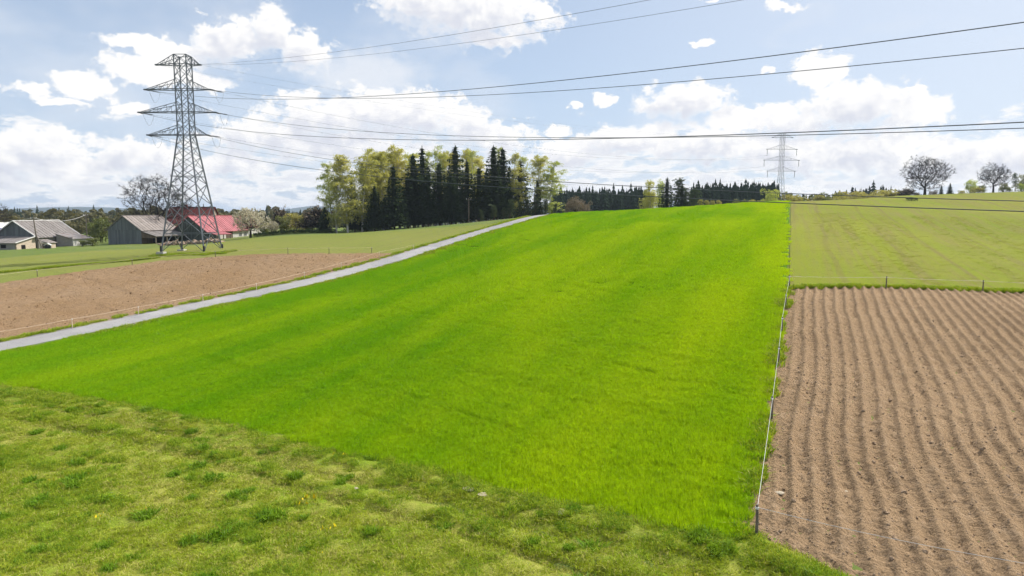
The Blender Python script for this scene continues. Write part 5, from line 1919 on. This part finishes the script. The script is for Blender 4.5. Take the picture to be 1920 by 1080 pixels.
def stone_barn():
    """left farmstead: big barn with front lean-to, right annex and porch"""
    th = math.radians(46)
    o = place('farm_barn', 37, 178, th, 'big grey roofed farm barn with white verges at the left edge')
    w, L, h, rh = 12.6, 14.0, 3.3, 3.9
    gable_wall(o, w, h, rh, .06, MATS['dark_inside'], .2, 'inner_wall')
    boards(o, (-w / 2, -.02), (w / 2, -.02), h - .2, lambda t: h + rh * (1 - abs(t - .5) * 2), MATS['grey_boards'], 24, .07, name='gable_board')
    side_wall(o, -w / 2, .3, L, h, MATS['plaster_grey'])
    side_wall(o, w / 2, .3, L, h, MATS['plaster_grey'])
    gable_wall(o, w, h, rh, L - .2, MATS['plaster_grey'], .2)
    ov, k = .55, rh / (w / 2)
    sheet_roof(o, [(w / 2 + ov, -ov, h - ov * k), (w / 2 + ov, L + ov, h - ov * k), (0, L + ov, h + rh + .08), (0, -ov, h + rh + .08)], MATS['fibre_cement_grey'], 13)
    sheet_roof(o, [(-w / 2 - ov, L + ov, h - ov * k), (-w / 2 - ov, -ov, h - ov * k), (0, -ov, h + rh + .08), (0, L + ov, h + rh + .08)], MATS['fibre_cement_grey'], 13)
    MB().box((-.2, -ov, h + rh + .06), (.2, L + ov, h + rh + .22)).obj('ridge_cap', MATS['white_trim'], o)
    for y in (-ov - .05, L + ov - .05):
        for s in (-1, 1):
            MB().bar((s * (w / 2 + ov), y, h - ov * k + .05), (0, y, h + rh + .13), .14, .2).obj('verge_board', MATS['white_trim'], o)
    # low front annex with a shed roof, plastered
    x0, x1, y0, y1 = -w / 2 - 2.0, w / 2 - .4, -6.2, -.2
    MB().box((x0, y0, -.8), (x1, y0 + .25, 1.9)).obj('wall', MATS['plaster_grey'], o)
    V = [(x1 - .25, y0, -.8), (x1, y0, -.8), (x1, y1, -.8), (x1 - .25, y1, -.8), (x1 - .25, y0, 1.9), (x1, y0, 1.9), (x1, y1, 3.2), (x1 - .25, y1, 3.2)]
    MB().add(V, [[0, 3, 2, 1], [4, 5, 6, 7], [0, 1, 5, 4], [1, 2, 6, 5], [2, 3, 7, 6], [3, 0, 4, 7]]).obj('wall', MATS['plaster_cream'], o)
    sheet_roof(o, [(x0, y0 - .5, 1.85), (x1 + .35, y0 - .5, 1.85), (x1 + .35, y1, 3.35), (x0, y1, 3.35)], MATS['fibre_cement_grey'], 9, name='annex_sheet')
    MB().bar((x1 + .42, y0 - .5, 1.92), (x1 + .42, y1, 3.4), .12, .2).obj('verge_board', MATS['white_trim'], o)
    for xx in (-6.0, -2.6, 1.6):
        MB().box((xx, y0 - .04, .55), (xx + 1.5, y0 + .02, 1.45)).obj('opening', MATS['dark_inside'], o)
    MB().box((x1 - .02, -4.6, -.6), (x1 + .05, -3.4, 1.3)).obj('door', MATS['dark_inside'], o)
    # door and gate in the lit side wall
    MB().box((w / 2 + .003, 4.6, -.6), (w / 2 + .06, 5.9, 2.1)).obj('door', MATS['brown_boards'], o)
    MB().box((w / 2 + .003, 8.4, -.6), (w / 2 + .06, 10.6, 2.5)).obj('gate', MATS['dark_inside'], o)
    window(o, (w / 2, 1.6, 1.1), (w / 2, 2.7, 2.0), 0, 1)
    return o


def rusty_annex():
    th = math.radians(46)
    o = place('rusty_roofed_shed', 128, 182, th, 'low shed with rusty sheet roof and white front right of the big barn')
    w, L = 5.2, 6.2
    zf, zb = 2.1, 3.5
    MB().box((-w / 2, 0, -.8), (w / 2 - .2, .2, 2.6)).obj('wall', MATS['plaster_grey'], o)
    MB().box((w / 2 - .2, .002, -.8), (w / 2, L, zf - .05)).obj('wall', MATS['plaster_white'], o)
    MB().box((-w / 2, L - .2, -.8), (w / 2 - .21, L, 2.6)).obj('wall', MATS['plaster_grey'], o)
    V = [(-w / 2, -.01, 2.6), (w / 2 - .2, -.01, 2.0), (-w / 2, -.01, zb)]
    MB().add(V + [(x, y + .2, z) for x, y, z in V], [[0, 1, 2], [5, 4, 3]]).obj('wall', MATS['plaster_grey'], o)
    sheet_roof(o, [(w / 2 + .4, -.4, zf), (w / 2 + .4, L + .4, zf), (-w / 2, L + .4, zb), (-w / 2, -.4, zb)], MATS['rusty_roof'], 8)
    MB().box((w / 2 + .002, 2.2, .7), (w / 2 + .04, 3.6, 1.4)).obj('opening', MATS['dark_inside'], o)
    return o


def porch_shed():
    th = math.radians(46)
    o = place('porch_shed', 88, 171, th, 'tiny cream shed with sloping lid in front of the big barn')
    MB().box((-1.2, 0, -.6), (1.2, 2.4, 1.55)).obj('wall', MATS['plaster_cream'], o)
    sheet_roof(o, [(1.5, -.3, 1.5), (1.5, 2.7, 1.5), (-1.4, 2.7, 2.3), (-1.4, -.3, 2.3)], MATS['fibre_cement_roof'], 3)
    MB().box((-.4, -.05, -.5), (.5, -.002, 1.2)).obj('door', MATS['brown_boards'], o)
    return o


def edge_house():
    th = math.radians(40)
    o = place('blue_sheet_shed', -10, 205, th, 'shed roof with white and blue sheets at the very left edge')
    w, L, h, rh = 8.0, 9.0, 3.4, 3.2
    gable_wall(o, w, h, rh, 0, MATS['plaster_white'])
    gable_wall(o, w, h, rh, L - .25, MATS['plaster_white'])
    side_wall(o, w / 2, .25, L - .25, h, MATS['plaster_white']); side_wall(o, -w / 2, .25, L - .25, h, MATS['plaster_white'])
    k = rh / (w / 2)
    sheet_roof(o, [(w / 2 + .4, -.4, h - .4 * k), (w / 2 + .4, L + .4, h - .4 * k), (w / 4, L + .4, h + rh / 2), (w / 4, -.4, h + rh / 2)], MATS['blue_sheet'], 6)
    sheet_roof(o, [(w / 4, -.4, h + rh / 2 + .05), (w / 4, L + .4, h + rh / 2 + .05), (0, L + .4, h + rh + .08), (0, -.4, h + rh + .08)], MATS['white_trim'], 6)
    sheet_roof(o, [(-w / 2 - .4, L + .4, h - .4 * k), (-w / 2 - .4, -.4, h - .4 * k), (0, -.4, h + rh + .08), (0, L + .4, h + rh + .08)], MATS['pink_red_roof'], 6)


grey_barn(); red_barn(); red_house(); stone_barn(); rusty_annex(); porch_shed(); edge_house()


def small_house():
    o = place('farm_house', 452, 222, math.radians(50), 'small dark red roof half hidden behind the blossom tree')
    w, L, h, rh = 7.0, 8.0, 2.8, 3.4
    gable_wall(o, w, h, rh, 0, MATS['plaster_white']); gable_wall(o, w, h, rh, L - .25, MATS['plaster_white'])
    side_wall(o, w / 2, .25, L - .25, h, MATS['plaster_white']); side_wall(o, -w / 2, .25, L - .25, h, MATS['plaster_white'])
    k = rh / (w / 2)
    sheet_roof(o, [(w / 2 + .4, -.4, h - .4 * k), (w / 2 + .4, L + .4, h - .4 * k), (0, L + .4, h + rh + .08), (0, -.4, h + rh + .08)], MATS['dark_red_roof'], 6)
    sheet_roof(o, [(-w / 2 - .4, L + .4, h - .4 * k), (-w / 2 - .4, -.4, h - .4 * k), (0, -.4, h + rh + .08), (0, L + .4, h + rh + .08)], MATS['dark_red_roof'], 6)


small_house()


def woodpile(u, Y, n, label, th):
    """stack of split logs lying beside the barn"""
    p = bear(u, Y)
    o = empty('log_pile', g3(p), th)
    g = random.Random(int(u))
    me = MB()
    m = 8
    me.tube([(0, -.5, 0), (0, .5, 0)], [.16, .16], m)
    me.add([(.16 * math.cos(k / m * 6.283), -.5, .16 * math.sin(k / m * 6.283)) for k in range(m)], [list(range(m))])
    lm = me.mesh('log', MATS['log_ends'])
    for k in range(n):
        row = 0
        x = g.uniform(-2.6, 2.6); z = .12 + abs(g.gauss(0, 1)) * .40 * (1 - abs(x) / 3.2)
        link_mesh('log', lm, o, (x, g.uniform(-.9, .9), z), (g.uniform(-.5, .5), g.uniform(-.5, .5), g.uniform(-1.2, 1.2)), (g.uniform(.8, 1.4), g.uniform(.9, 1.5), g.uniform(.8, 1.4)))
    tag(o, label, 'log pile')


woodpile(328, 166, 46, 'pile of sawn logs beside the lean-to of the grey barn', .5)
woodpile(366, 165, 54, 'larger pale log pile seen between the pylon legs', .3)
woodpile(401, 166, 40, 'reddish log pile right of the pylon before the red barn', .2)


def utility_pole(u, Y, vtop, label, arm=True, lean=0.0, brace=False):
    p = bear(u, Y)
    h = h_for(p, vtop)
    o = empty('utility_pole', g3(p))
    o.rotation_euler = (0, lean, 0)
    MB().tube([(0, 0, -.4), (0, 0, h * .5), (0, 0, h)], [.15, .13, .10], 8).obj('shaft', MATS['post_wood'], o)
    if arm:
        c = MB().box((-.7, -.06, h - .55), (.7, .06, h - .42)).obj('crossarm', MATS['post_wood'], o)
        for x in (-.6, 0, .6):
            MB().tube([(x, 0, h - .42), (x, 0, h - .34), (x, 0, h - .22), (x, 0, h - .15)], [.03, .07, .07, .03], 6).obj('insulator', MATS['white_trim'], c)
    if brace:
        MB().bar((.9, .3, -.3), (.06, 0, h * .42), .14).obj('prop', MATS['post_wood'], o)
    tag(o, label, 'utility pole', 'wooden utility poles')
    return Vector(g3(p)) + Matrix.Rotation(lean, 3, 'Y') @ Vector((0, 0, h - .25))


pa = utility_pole(77, 152, 406, 'leaning wooden utility pole in front of the big left barn', True, -.07, True)
pb = utility_pole(170, 190, 401, 'wooden utility pole left of the grey barn')
pc = utility_pole(880, 191, 371, 'wooden pole with white insulators before the dark wood')
pd = Vector((pa.x - 46, pa.y + 12, pa.z - 1.6))


def span(a, b, sag, label, r=.035):
    P = []
    for t in np.linspace(0, 1, 24):
        q = a.lerp(b, t); q.z -= sag * 4 * t * (1 - t); P.append(q)
    o = MB().tube(P, r, 5).obj('overhead_cable', MATS['tape_white'])
    tag(o, label, 'cable')


span(pa, pb, 1.2, 'pale bundled cable sagging between the two farm poles')
span(pa, pd, 1.4, 'pale bundled cable running left from the leaning pole', .03)

# dark kennel on the grass before the barn
kn = empty('kennel', g3(bear(96, 163)), .4)
MB().box((-.55, -.6, -.1), (.55, .6, .75)).obj('body', MATS['tar_black'], kn)
sheet_roof(kn, [(.72, -.75, .72), (.72, .75, .72), (0, .75, 1.2), (0, -.75, 1.2)], MATS['white_trim'], 2)
sheet_roof(kn, [(-.72, .75, .72), (-.72, -.75, .72), (0, -.75, 1.2), (0, .75, 1.2)], MATS['white_trim'], 2)
tag(kn, 'small black kennel with white lid on the grass by the leaning pole', 'kennel')
# ------------------------------------------------------------------ grass, wheat, clods (growing stuff)
def blade_patch(name, n, R, h0, h1, w, mats, frac, lean, seed, bend=.5, clump=0):
    """a round tuft of n blades; each blade two joined faces"""
    g = np.random.default_rng(seed)
    r = R * np.sqrt(g.uniform(0, 1, n)); a = g.uniform(0, 6.283, n)
    B = np.c_[r * np.cos(a), r * np.sin(a), np.full(n, -.04)]
    if clump:
        c = g.normal(size=(clump, 2)) * R * .5
        k = g.integers(0, clump, n)
        B[:, :2] = c[k] + g.normal(size=(n, 2)) * R * .16
    h = g.uniform(h0, h1, n)
    th = g.uniform(0, 6.283, n)
    L = np.abs(g.normal(size=n)) * lean
    d = np.c_[np.cos(th), np.sin(th), np.zeros(n)]
    s = np.c_[-np.sin(th), np.cos(th), np.zeros(n)]
    tw = g.uniform(0, 6.283, n)
    s = np.c_[np.cos(tw), np.sin(tw), np.zeros(n)]
    up = np.array([0, 0, 1.0])
    M_ = B + up * (h * .6)[:, None] + d * (h * L * .45)[:, None]
    T_ = B + up * (h * (1 - .25 * np.minimum(1, L)))[:, None] + d * (h * L * (.45 + bend))[:, None]
    ww = (w * g.uniform(.7, 1.3, n))[:, None]
    V = np.stack([B - s * ww / 2, B + s * ww / 2, M_ + s * ww * .42, M_ - s * ww * .42, T_], 1).reshape(-1, 3)
    i = np.arange(n)[:, None] * 5
    mi = g.choice(len(mats), n, p=frac)
    mb = MB()
    mb.add(V, np.zeros((0, 4), int))
    for q in range(len(mats)):
        k = i[mi == q]
        if len(k) == 0: continue
        mb.c.append((np.zeros((0, 3)), np.hstack([k, k + 1, k + 2, k + 3]), q))
        mb.c.append((np.zeros((0, 3)), np.hstack([k + 3, k + 2, k + 4]), q))
    mb.c = [c for c in mb.c if len(c[0]) or len(c[1])]
    me = mb.mesh(name, mats)
    return bpy.data.objects.new(name, me)


def lump(name, seed, mat, flat=.7):
    g = np.random.default_rng(seed)
    import bmesh
    bm = bmesh.new()
    bmesh.ops.create_icosphere(bm, subdivisions=2, radius=1.0)
    for v in bm.verts:
        v.co *= g.uniform(.72, 1.12)
        v.co.z *= flat
    me = bpy.data.meshes.new(name)
    bm.to_mesh(me); bm.free()
    me.materials.append(mat)
    return bpy.data.objects.new(name, me)


def instancer(name, P, rz, sc, idx, protos, label, cat, tilt=None, zs=None):
    """points with their own turn, size and choice of tuft -> instances (geometry nodes)"""
    col = bpy.data.collections.new(name + '_tufts')
    for i, o in enumerate(protos):
        o.name = f'{name}_{i:02d}'
        col.objects.link(o)
    me = bpy.data.meshes.new(name)
    n = len(P)
    me.vertices.add(n); me.vertices.foreach_set('co', np.asarray(P, np.float32).ravel())
    rot = np.zeros((n, 3), np.float32)
    if tilt is not None: rot[:, :2] = tilt
    rot[:, 2] = rz
    at = me.attributes.new('rot', 'FLOAT_VECTOR', 'POINT'); at.data.foreach_set('vector', rot.ravel())
    s3 = np.repeat(np.asarray(sc, np.float32)[:, None], 3, 1)
    if zs is not None: s3[:, 2] *= zs
    at = me.attributes.new('size', 'FLOAT_VECTOR', 'POINT'); at.data.foreach_set('vector', s3.ravel().astype(np.float32))
    at = me.attributes.new('which', 'INT', 'POINT'); at.data.foreach_set('value', np.asarray(idx, np.int32))
    o = link_mesh(name, me)
    tag(o, label, cat, None, 'stuff')
    t = bpy.data.node_groups.new(name, 'GeometryNodeTree')
    t.interface.new_socket('Geometry', in_out='INPUT', socket_type='NodeSocketGeometry')
    t.interface.new_socket('Geometry', in_out='OUTPUT', socket_type='NodeSocketGeometry')
    nd = t.nodes.new
    gi, go = nd('NodeGroupInput'), nd('NodeGroupOutput')
    ci = nd('GeometryNodeCollectionInfo'); ci.inputs['Collection'].default_value = col
    ci.inputs['Separate Children'].default_value = True
    ci.inputs['Reset Children'].default_value = True
    ip = nd('GeometryNodeInstanceOnPoints')
    ip.inputs['Pick Instance'].default_value = True
    def attr(nm, typ):
        a = nd('GeometryNodeInputNamedAttribute'); a.data_type = typ; a.inputs['Name'].default_value = nm
        return a.outputs['Attribute']
    e2r = nd('FunctionNodeEulerToRotation')
    lk = t.links.new
    lk(attr('rot', 'FLOAT_VECTOR'), e2r.inputs[0])
    lk(gi.outputs[0], ip.inputs['Points'])
    lk(ci.outputs[0], ip.inputs['Instance'])
    lk(attr('which', 'INT'), ip.inputs['Instance Index'])
    lk(e2r.outputs[0], ip.inputs['Rotation'])
    lk(attr('size', 'FLOAT_VECTOR'), ip.inputs['Scale'])
    lk(ip.outputs[0], go.inputs[0])
    m = o.modifiers.new('tufts', 'NODES'); m.node_group = t
    return o


def in_wheat(x, y, m=0.0):
    ok = (y > edge_y(x) + .12 + m) & (x < boundary_x(y) - .42 - m)
    return ok & ((y < EDGE_L[1]) | (x > road_x(y, ROAD_W + .75 + m)))


GR = np.random.default_rng(5)


def scatter(x0, x1, y0, y1, dens):
    n = int((x1 - x0) * (y1 - y0) * dens)
    return GR.uniform(x0, x1, n), GR.uniform(y0, y1, n)


def jgrid(x0, x1, y0, y1, dens):
    """evenly sown: one tuft per cell, shifted within it"""
    st = 1 / math.sqrt(dens)
    X, Y = np.meshgrid(np.arange(x0, x1, st), np.arange(y0, y1, st))
    X, Y = X.ravel(), Y.ravel()
    return X + GR.uniform(-.42, .42, len(X)) * st, Y + GR.uniform(-.42, .42, len(X)) * st


def wheat():
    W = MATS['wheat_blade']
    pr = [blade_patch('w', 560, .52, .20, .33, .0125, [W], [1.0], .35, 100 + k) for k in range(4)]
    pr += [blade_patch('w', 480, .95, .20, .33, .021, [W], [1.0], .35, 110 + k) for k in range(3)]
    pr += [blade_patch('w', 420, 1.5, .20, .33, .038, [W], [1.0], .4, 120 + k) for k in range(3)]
    X, Y, I = [], [], []
    for (x0, x1, y0, y1, dn, k0, kn) in [(-46, 24, 19, 42, 4.6, 0, 4), (-46, 32, 42, 56, 4.0, 0, 4), (-46, 45, 56, 100, 1.25, 4, 3), (-30, 85, 100, 190, .5, 7, 3)]:
        x, y = jgrid(x0, x1, y0, y1, dn)
        # a little unevenly sown: thin places
        k = in_wheat(x, y, {0: 0, 4: .45, 7: 1.2}[k0]) & (fbm(x, y, .8, 3, 91) > .10)
        k &= np.abs(x / y) < .95
        X.append(x[k]); Y.append(y[k]); I.append(GR.integers(k0, k0 + kn, k.sum()))
    X, Y, I = map(np.concatenate, (X, Y, I))
    # denser and taller rim along the meadow edge
    P = np.c_[X, Y, hgt(X, Y)]
    big = fbm(X, Y, .11, 3, 93)
    zs = .88 + .24 * fbm(X, Y, .9, 3, 95) + .15 * (big - .5)
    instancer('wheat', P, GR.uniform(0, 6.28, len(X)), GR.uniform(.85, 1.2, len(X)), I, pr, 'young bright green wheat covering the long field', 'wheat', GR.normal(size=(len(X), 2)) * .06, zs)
    return len(X)


nw = wheat()


def meadow_grass():
    G_, ST, DK, YL = MATS['meadow_blade'], MATS['straw_blade'], MATS['dark_blade'], MATS['dandelion_yellow']
    pr = [blade_patch('m', 300, .42, .05, .13, .017, [G_, ST], [.82, .18], 1.1, 200 + k, .7) for k in range(4)]      # short grass
    pr += [blade_patch('m', 260, .42, .04, .10, .016, [G_, ST], [.35, .65], 1.3, 210 + k, .8) for k in range(3)]     # dry thatch
    pr += [blade_patch('m', 320, .36, .08, .21, .015, [G_, DK], [.55, .45], .9, 220 + k, .8) for k in range(4)]      # lush tussock
    pr += [blade_patch('m', 200, .22, .12, .26, .030, [DK], [1.0], .8, 230 + k, .6) for k in range(2)]               # dark weed
    pr += [blade_patch('m', 20, .28, .10, .16, .05, [YL, G_], [.35, .65], .5, 240, .2)]
    x, y = scatter(-46, 28, 12, 48, 10.5)
    k = (y < edge_y(x) + .1) & (np.abs(x / y) < .95) & (y > 13)
    x, y = x[k], y[k]
    d = edge_y(x) - y
    dry = fbm(x, y, .28, 4, 301)
    lush = fbm(x, y, .45, 4, 305)
    bare = fbm(x, y, 1.1, 3, 307)
    rut = np.exp(-((d - 2.6) / .42) ** 2) + np.exp(-((d - 4.4) / .42) ** 2)
    r = GR.uniform(0, 1, len(x))
    idx = GR.integers(0, 4, len(x))
    isd = r < np.clip((dry - .46) * 3.2, 0, .6) + .75 * rut + .05
    idx[isd] = 4 + GR.integers(0, 3, isd.sum())
    bank = np.exp(-((d - .7) / .55) ** 2) + .6 * np.exp(-((d - 3.5) / .5) ** 2) * (lush > .45)
    lu = GR.uniform(0, 1, len(x)) < np.clip((lush - .50) * 2.2, 0, .42) + .45 * bank + .04 - .9 * rut
    idx[lu] = 7 + GR.integers(0, 4, lu.sum())
    wd = GR.uniform(0, 1, len(x)) < .012 + .05 * (lush > .60)
    idx[wd] = 11 + GR.integers(0, 2, wd.sum())
    yl = (GR.uniform(0, 1, len(x)) < .014) & (x < -4) & (y < 30)
    idx[yl] = 13
    # bare soil here and there in the ruts
    keep = ~((rut > .5) & (bare > .60)) & ~((bare > .70) & (dry > .5))
    x, y, idx, d = x[keep], y[keep], idx[keep], d[keep]
    P = np.c_[x, y, hgt(x, y) + bumps_meadow(x, y) + .01]
    sc = GR.uniform(.8, 1.3, len(x)) * np.where(idx >= 11, GR.uniform(.6, 1.5, len(x)), 1)
    instancer('meadow_grass', P, GR.uniform(0, 6.28, len(x)), sc, idx, pr, 'tussocky meadow grass with dry patches in the foreground', 'grass', GR.normal(size=(len(x), 2)) * .10)


meadow_grass()


def other_grass():
    G_, ST, DK, SD = MATS['meadow_blade'], MATS['straw_blade'], MATS['dark_blade'], MATS['seedling_blade']
    pr = [blade_patch('v', 160, .45, .12, .36, .035, [G_, DK, ST], [.6, .3, .1], .8, 400 + k, .7) for k in range(4)]
    X, Y = [], []
    # both verges of the road
    for off, s, n in ((ROAD_W + 1.0, .28, 900), (-ROAD_W - 1.05, .25, 420)):
        y = GR.uniform(40, 150, n); x = road_x(y, off) + GR.normal(size=n) * s
        X.append(x); Y.append(y)
    # uncut strip along the potato field and its far edge
    t = GR.uniform(0, 1, 60); p = A_ + np.outer(t, C_ - A_)
    X.append(p[:, 0] - .25 + GR.normal(size=60) * .10); Y.append(p[:, 1])
    t = GR.uniform(0, 1, 420); p = C_ + np.outer(t * 34, fd)
    X.append(p[:, 0]); Y.append(p[:, 1] + .15 + GR.normal(size=420) * .12)
    # dark grassy balk across the pale field, and round the pylon feet
    for a, b, n, sp in (((0, 511), (150, 497), 260, .25), ((150, 497), (292, 484), 240, .22), ((300, 478), (400, 475), 240, .8), ((400, 475), (430, 472), 60, .8)):
        A, B = hit(*a), hit(*b)
        t = GR.uniform(-.02, 1.02, n); p = A + np.outer(t, B - A)
        X.append(p[:, 0] + GR.normal(size=n) * sp); Y.append(p[:, 1] + GR.normal(size=n) * sp)
    X, Y = np.concatenate(X), np.concatenate(Y)
    instancer('verge_grass', np.c_[X, Y, hgt(X, Y)], GR.uniform(0, 6.28, len(X)), GR.uniform(.6, 1.35, len(X)) * (.7 + .5 * fbm(X, Y, .3, 3, 401)), GR.integers(0, 4, len(X)), pr,
              'ragged grass along the road verges and field edges', 'grass')
    # shoots on the drilled hill field and on the pale field
    pr = [blade_patch('s', 50, .55, .03, .07, .035, [SD], [1.0], 1.0, 430 + k, .5) for k in range(3)]
    x, y = scatter(15, 120, 54, 130, 2.4)
    k = (x > boundary_x(y) + .4) & (y > np.interp(x, [C_[0], D2[0], D2[0] + 100], [C_[1] + .8, D2[1] + .8, D2[1] + 15])) & (np.abs(x / y) < .95)
    q = np.stack([x - C_[0], y - C_[1]], -1); w = q @ np.array([SEED_AX[1], -SEED_AX[0]]); s = q @ SEED_AX
    k &= GR.uniform(0, 1, len(x)) < .15 + .85 * np.clip((fbm(w, s * .02, .55, 3, 433) - .38) * 4, 0, 1)
    x, y = x[k], y[k]
    instancer('seedlings', np.c_[x, y, hgt(x, y)], GR.uniform(0, 6.28, len(x)), GR.uniform(.7, 1.2, len(x)), GR.integers(0, 3, len(x)), pr, 'sparse yellow green shoots on the drilled hill field', 'seedlings')


other_grass()


def clods():
    cl = [lump('c', 500 + k, MATS['clod_soil']) for k in range(5)]
    # potato ridges
    w = GR.uniform(-.4, 40, 22000) ; s = GR.uniform(-12, 38, 22000) * GR.uniform(.4, 1, 22000)
    p = A_ + np.outer(s, ROW) + np.outer(w, RX)
    x, y = p[:, 0], p[:, 1]
    far = np.interp(x, [C_[0], D2[0], D2[0] + 100], [C_[1], D2[1], D2[1] + 14])
    k = (y > edge_y(x) + .1) & (y < far - .4) & (y > 14)
    x, y = x[k], y[k]
    sz = np.exp(GR.normal(size=len(x)) * .55) * .022
    sz = np.minimum(sz, .11) * (1 + .9 * np.exp(-np.maximum(0, y - edge_y(x)) / 1.5))
    P = np.c_[x, y, hgt(x, y) + ridge_relief(x, y) + .02 - sz * .1]
    instancer('soil_clods', P, GR.uniform(0, 6.28, len(x)), sz, GR.integers(0, 5, len(x)), cl, 'dry earth clods strewn over the potato ridges', 'clods', GR.normal(size=(len(x), 2)) * .5)
    cb = [lump('b', 520 + k, MATS['clod_brown']) for k in range(4)]
    x, y = scatter(-75, -10, 45, 108, 2.2)
    k = (x < road_x(y, -ROAD_W - 1.1)) & (y < np.interp(x, BTOP[:, 0], BTOP[:, 1]) - .4) & (np.abs(x / y) < .95)
    x, y = x[k], y[k]
    sz = np.minimum(np.exp(GR.normal(size=len(x)) * .5) * .045, .14)
    instancer('soil_clods', np.c_[x, y, hgt(x, y) + .01], GR.uniform(0, 6.28, len(x)), sz, GR.integers(0, 4, len(x)), cb, 'brown clods on the ploughed soil left of the road', 'clods', GR.normal(size=(len(x), 2)) * .5)
    # single stones that stand out
    for k, (u, v, r, lab) in enumerate([(1462, 924, .13, 'pale rounded stone on the second ridge near the corner post'), (1588, 919, .07, 'small pale stone on the ridges right of the larger one'),
                                        (878, 922, .22, 'pale stone slab in the meadow rut, left of two'), (906, 932, .20, 'pale stone slab in the meadow rut, right of two'), (1052, 967, .22, 'pale flat stone in the meadow near the wheat edge'),
                                        (668, 921, .10, 'small white stone alone in the meadow grass'), (798, 903, .09, 'small pale stone near the wheat edge in the meadow')]):
        p = hit(u, v)
        o = lump('stone', 540 + k, MATS['stone_pale'], .55)
        o.name = 'field_stone'
        COL.objects.link(o)
        zz = hz(*p) + (float(ridge_relief(p[0], p[1])) if u > 1420 else float(bumps_meadow(p[0], p[1]))) + r * (.25 if u > 1420 else .12)
        o.location = (p[0], p[1], zz); o.scale = (r * 1.5, r, r * (.8 if u > 1420 else .42)); o.rotation_euler = (0, 0, k * 1.1)
        tag(o, lab, 'stone')


clods()
# ------------------------------------------------------------------ the air
def haze():
    m = bpy.data.materials.new('haze_air')
    m.use_nodes = True
    N = NT(m.node_tree)
    v = N.n('ShaderNodeVolumePrincipled', Density=HAZE_DENSITY, Anisotropy=0.2)
    v.inputs['Color'].default_value = (.70, .83, 1.0, 1)
    out = N.n('ShaderNodeOutputMaterial')
    N.t.links.new(v.outputs[0], out.inputs['Volume'])
    R = 9450.0
    o = MB().box((-R, -R, -75.0), (R, R, 56.0)).obj('haze', m)
    tag(o, 'thin blue haze in the air over the whole landscape', 'haze', None, 'stuff')


HAZE_DENSITY = 1.1e-4
haze()
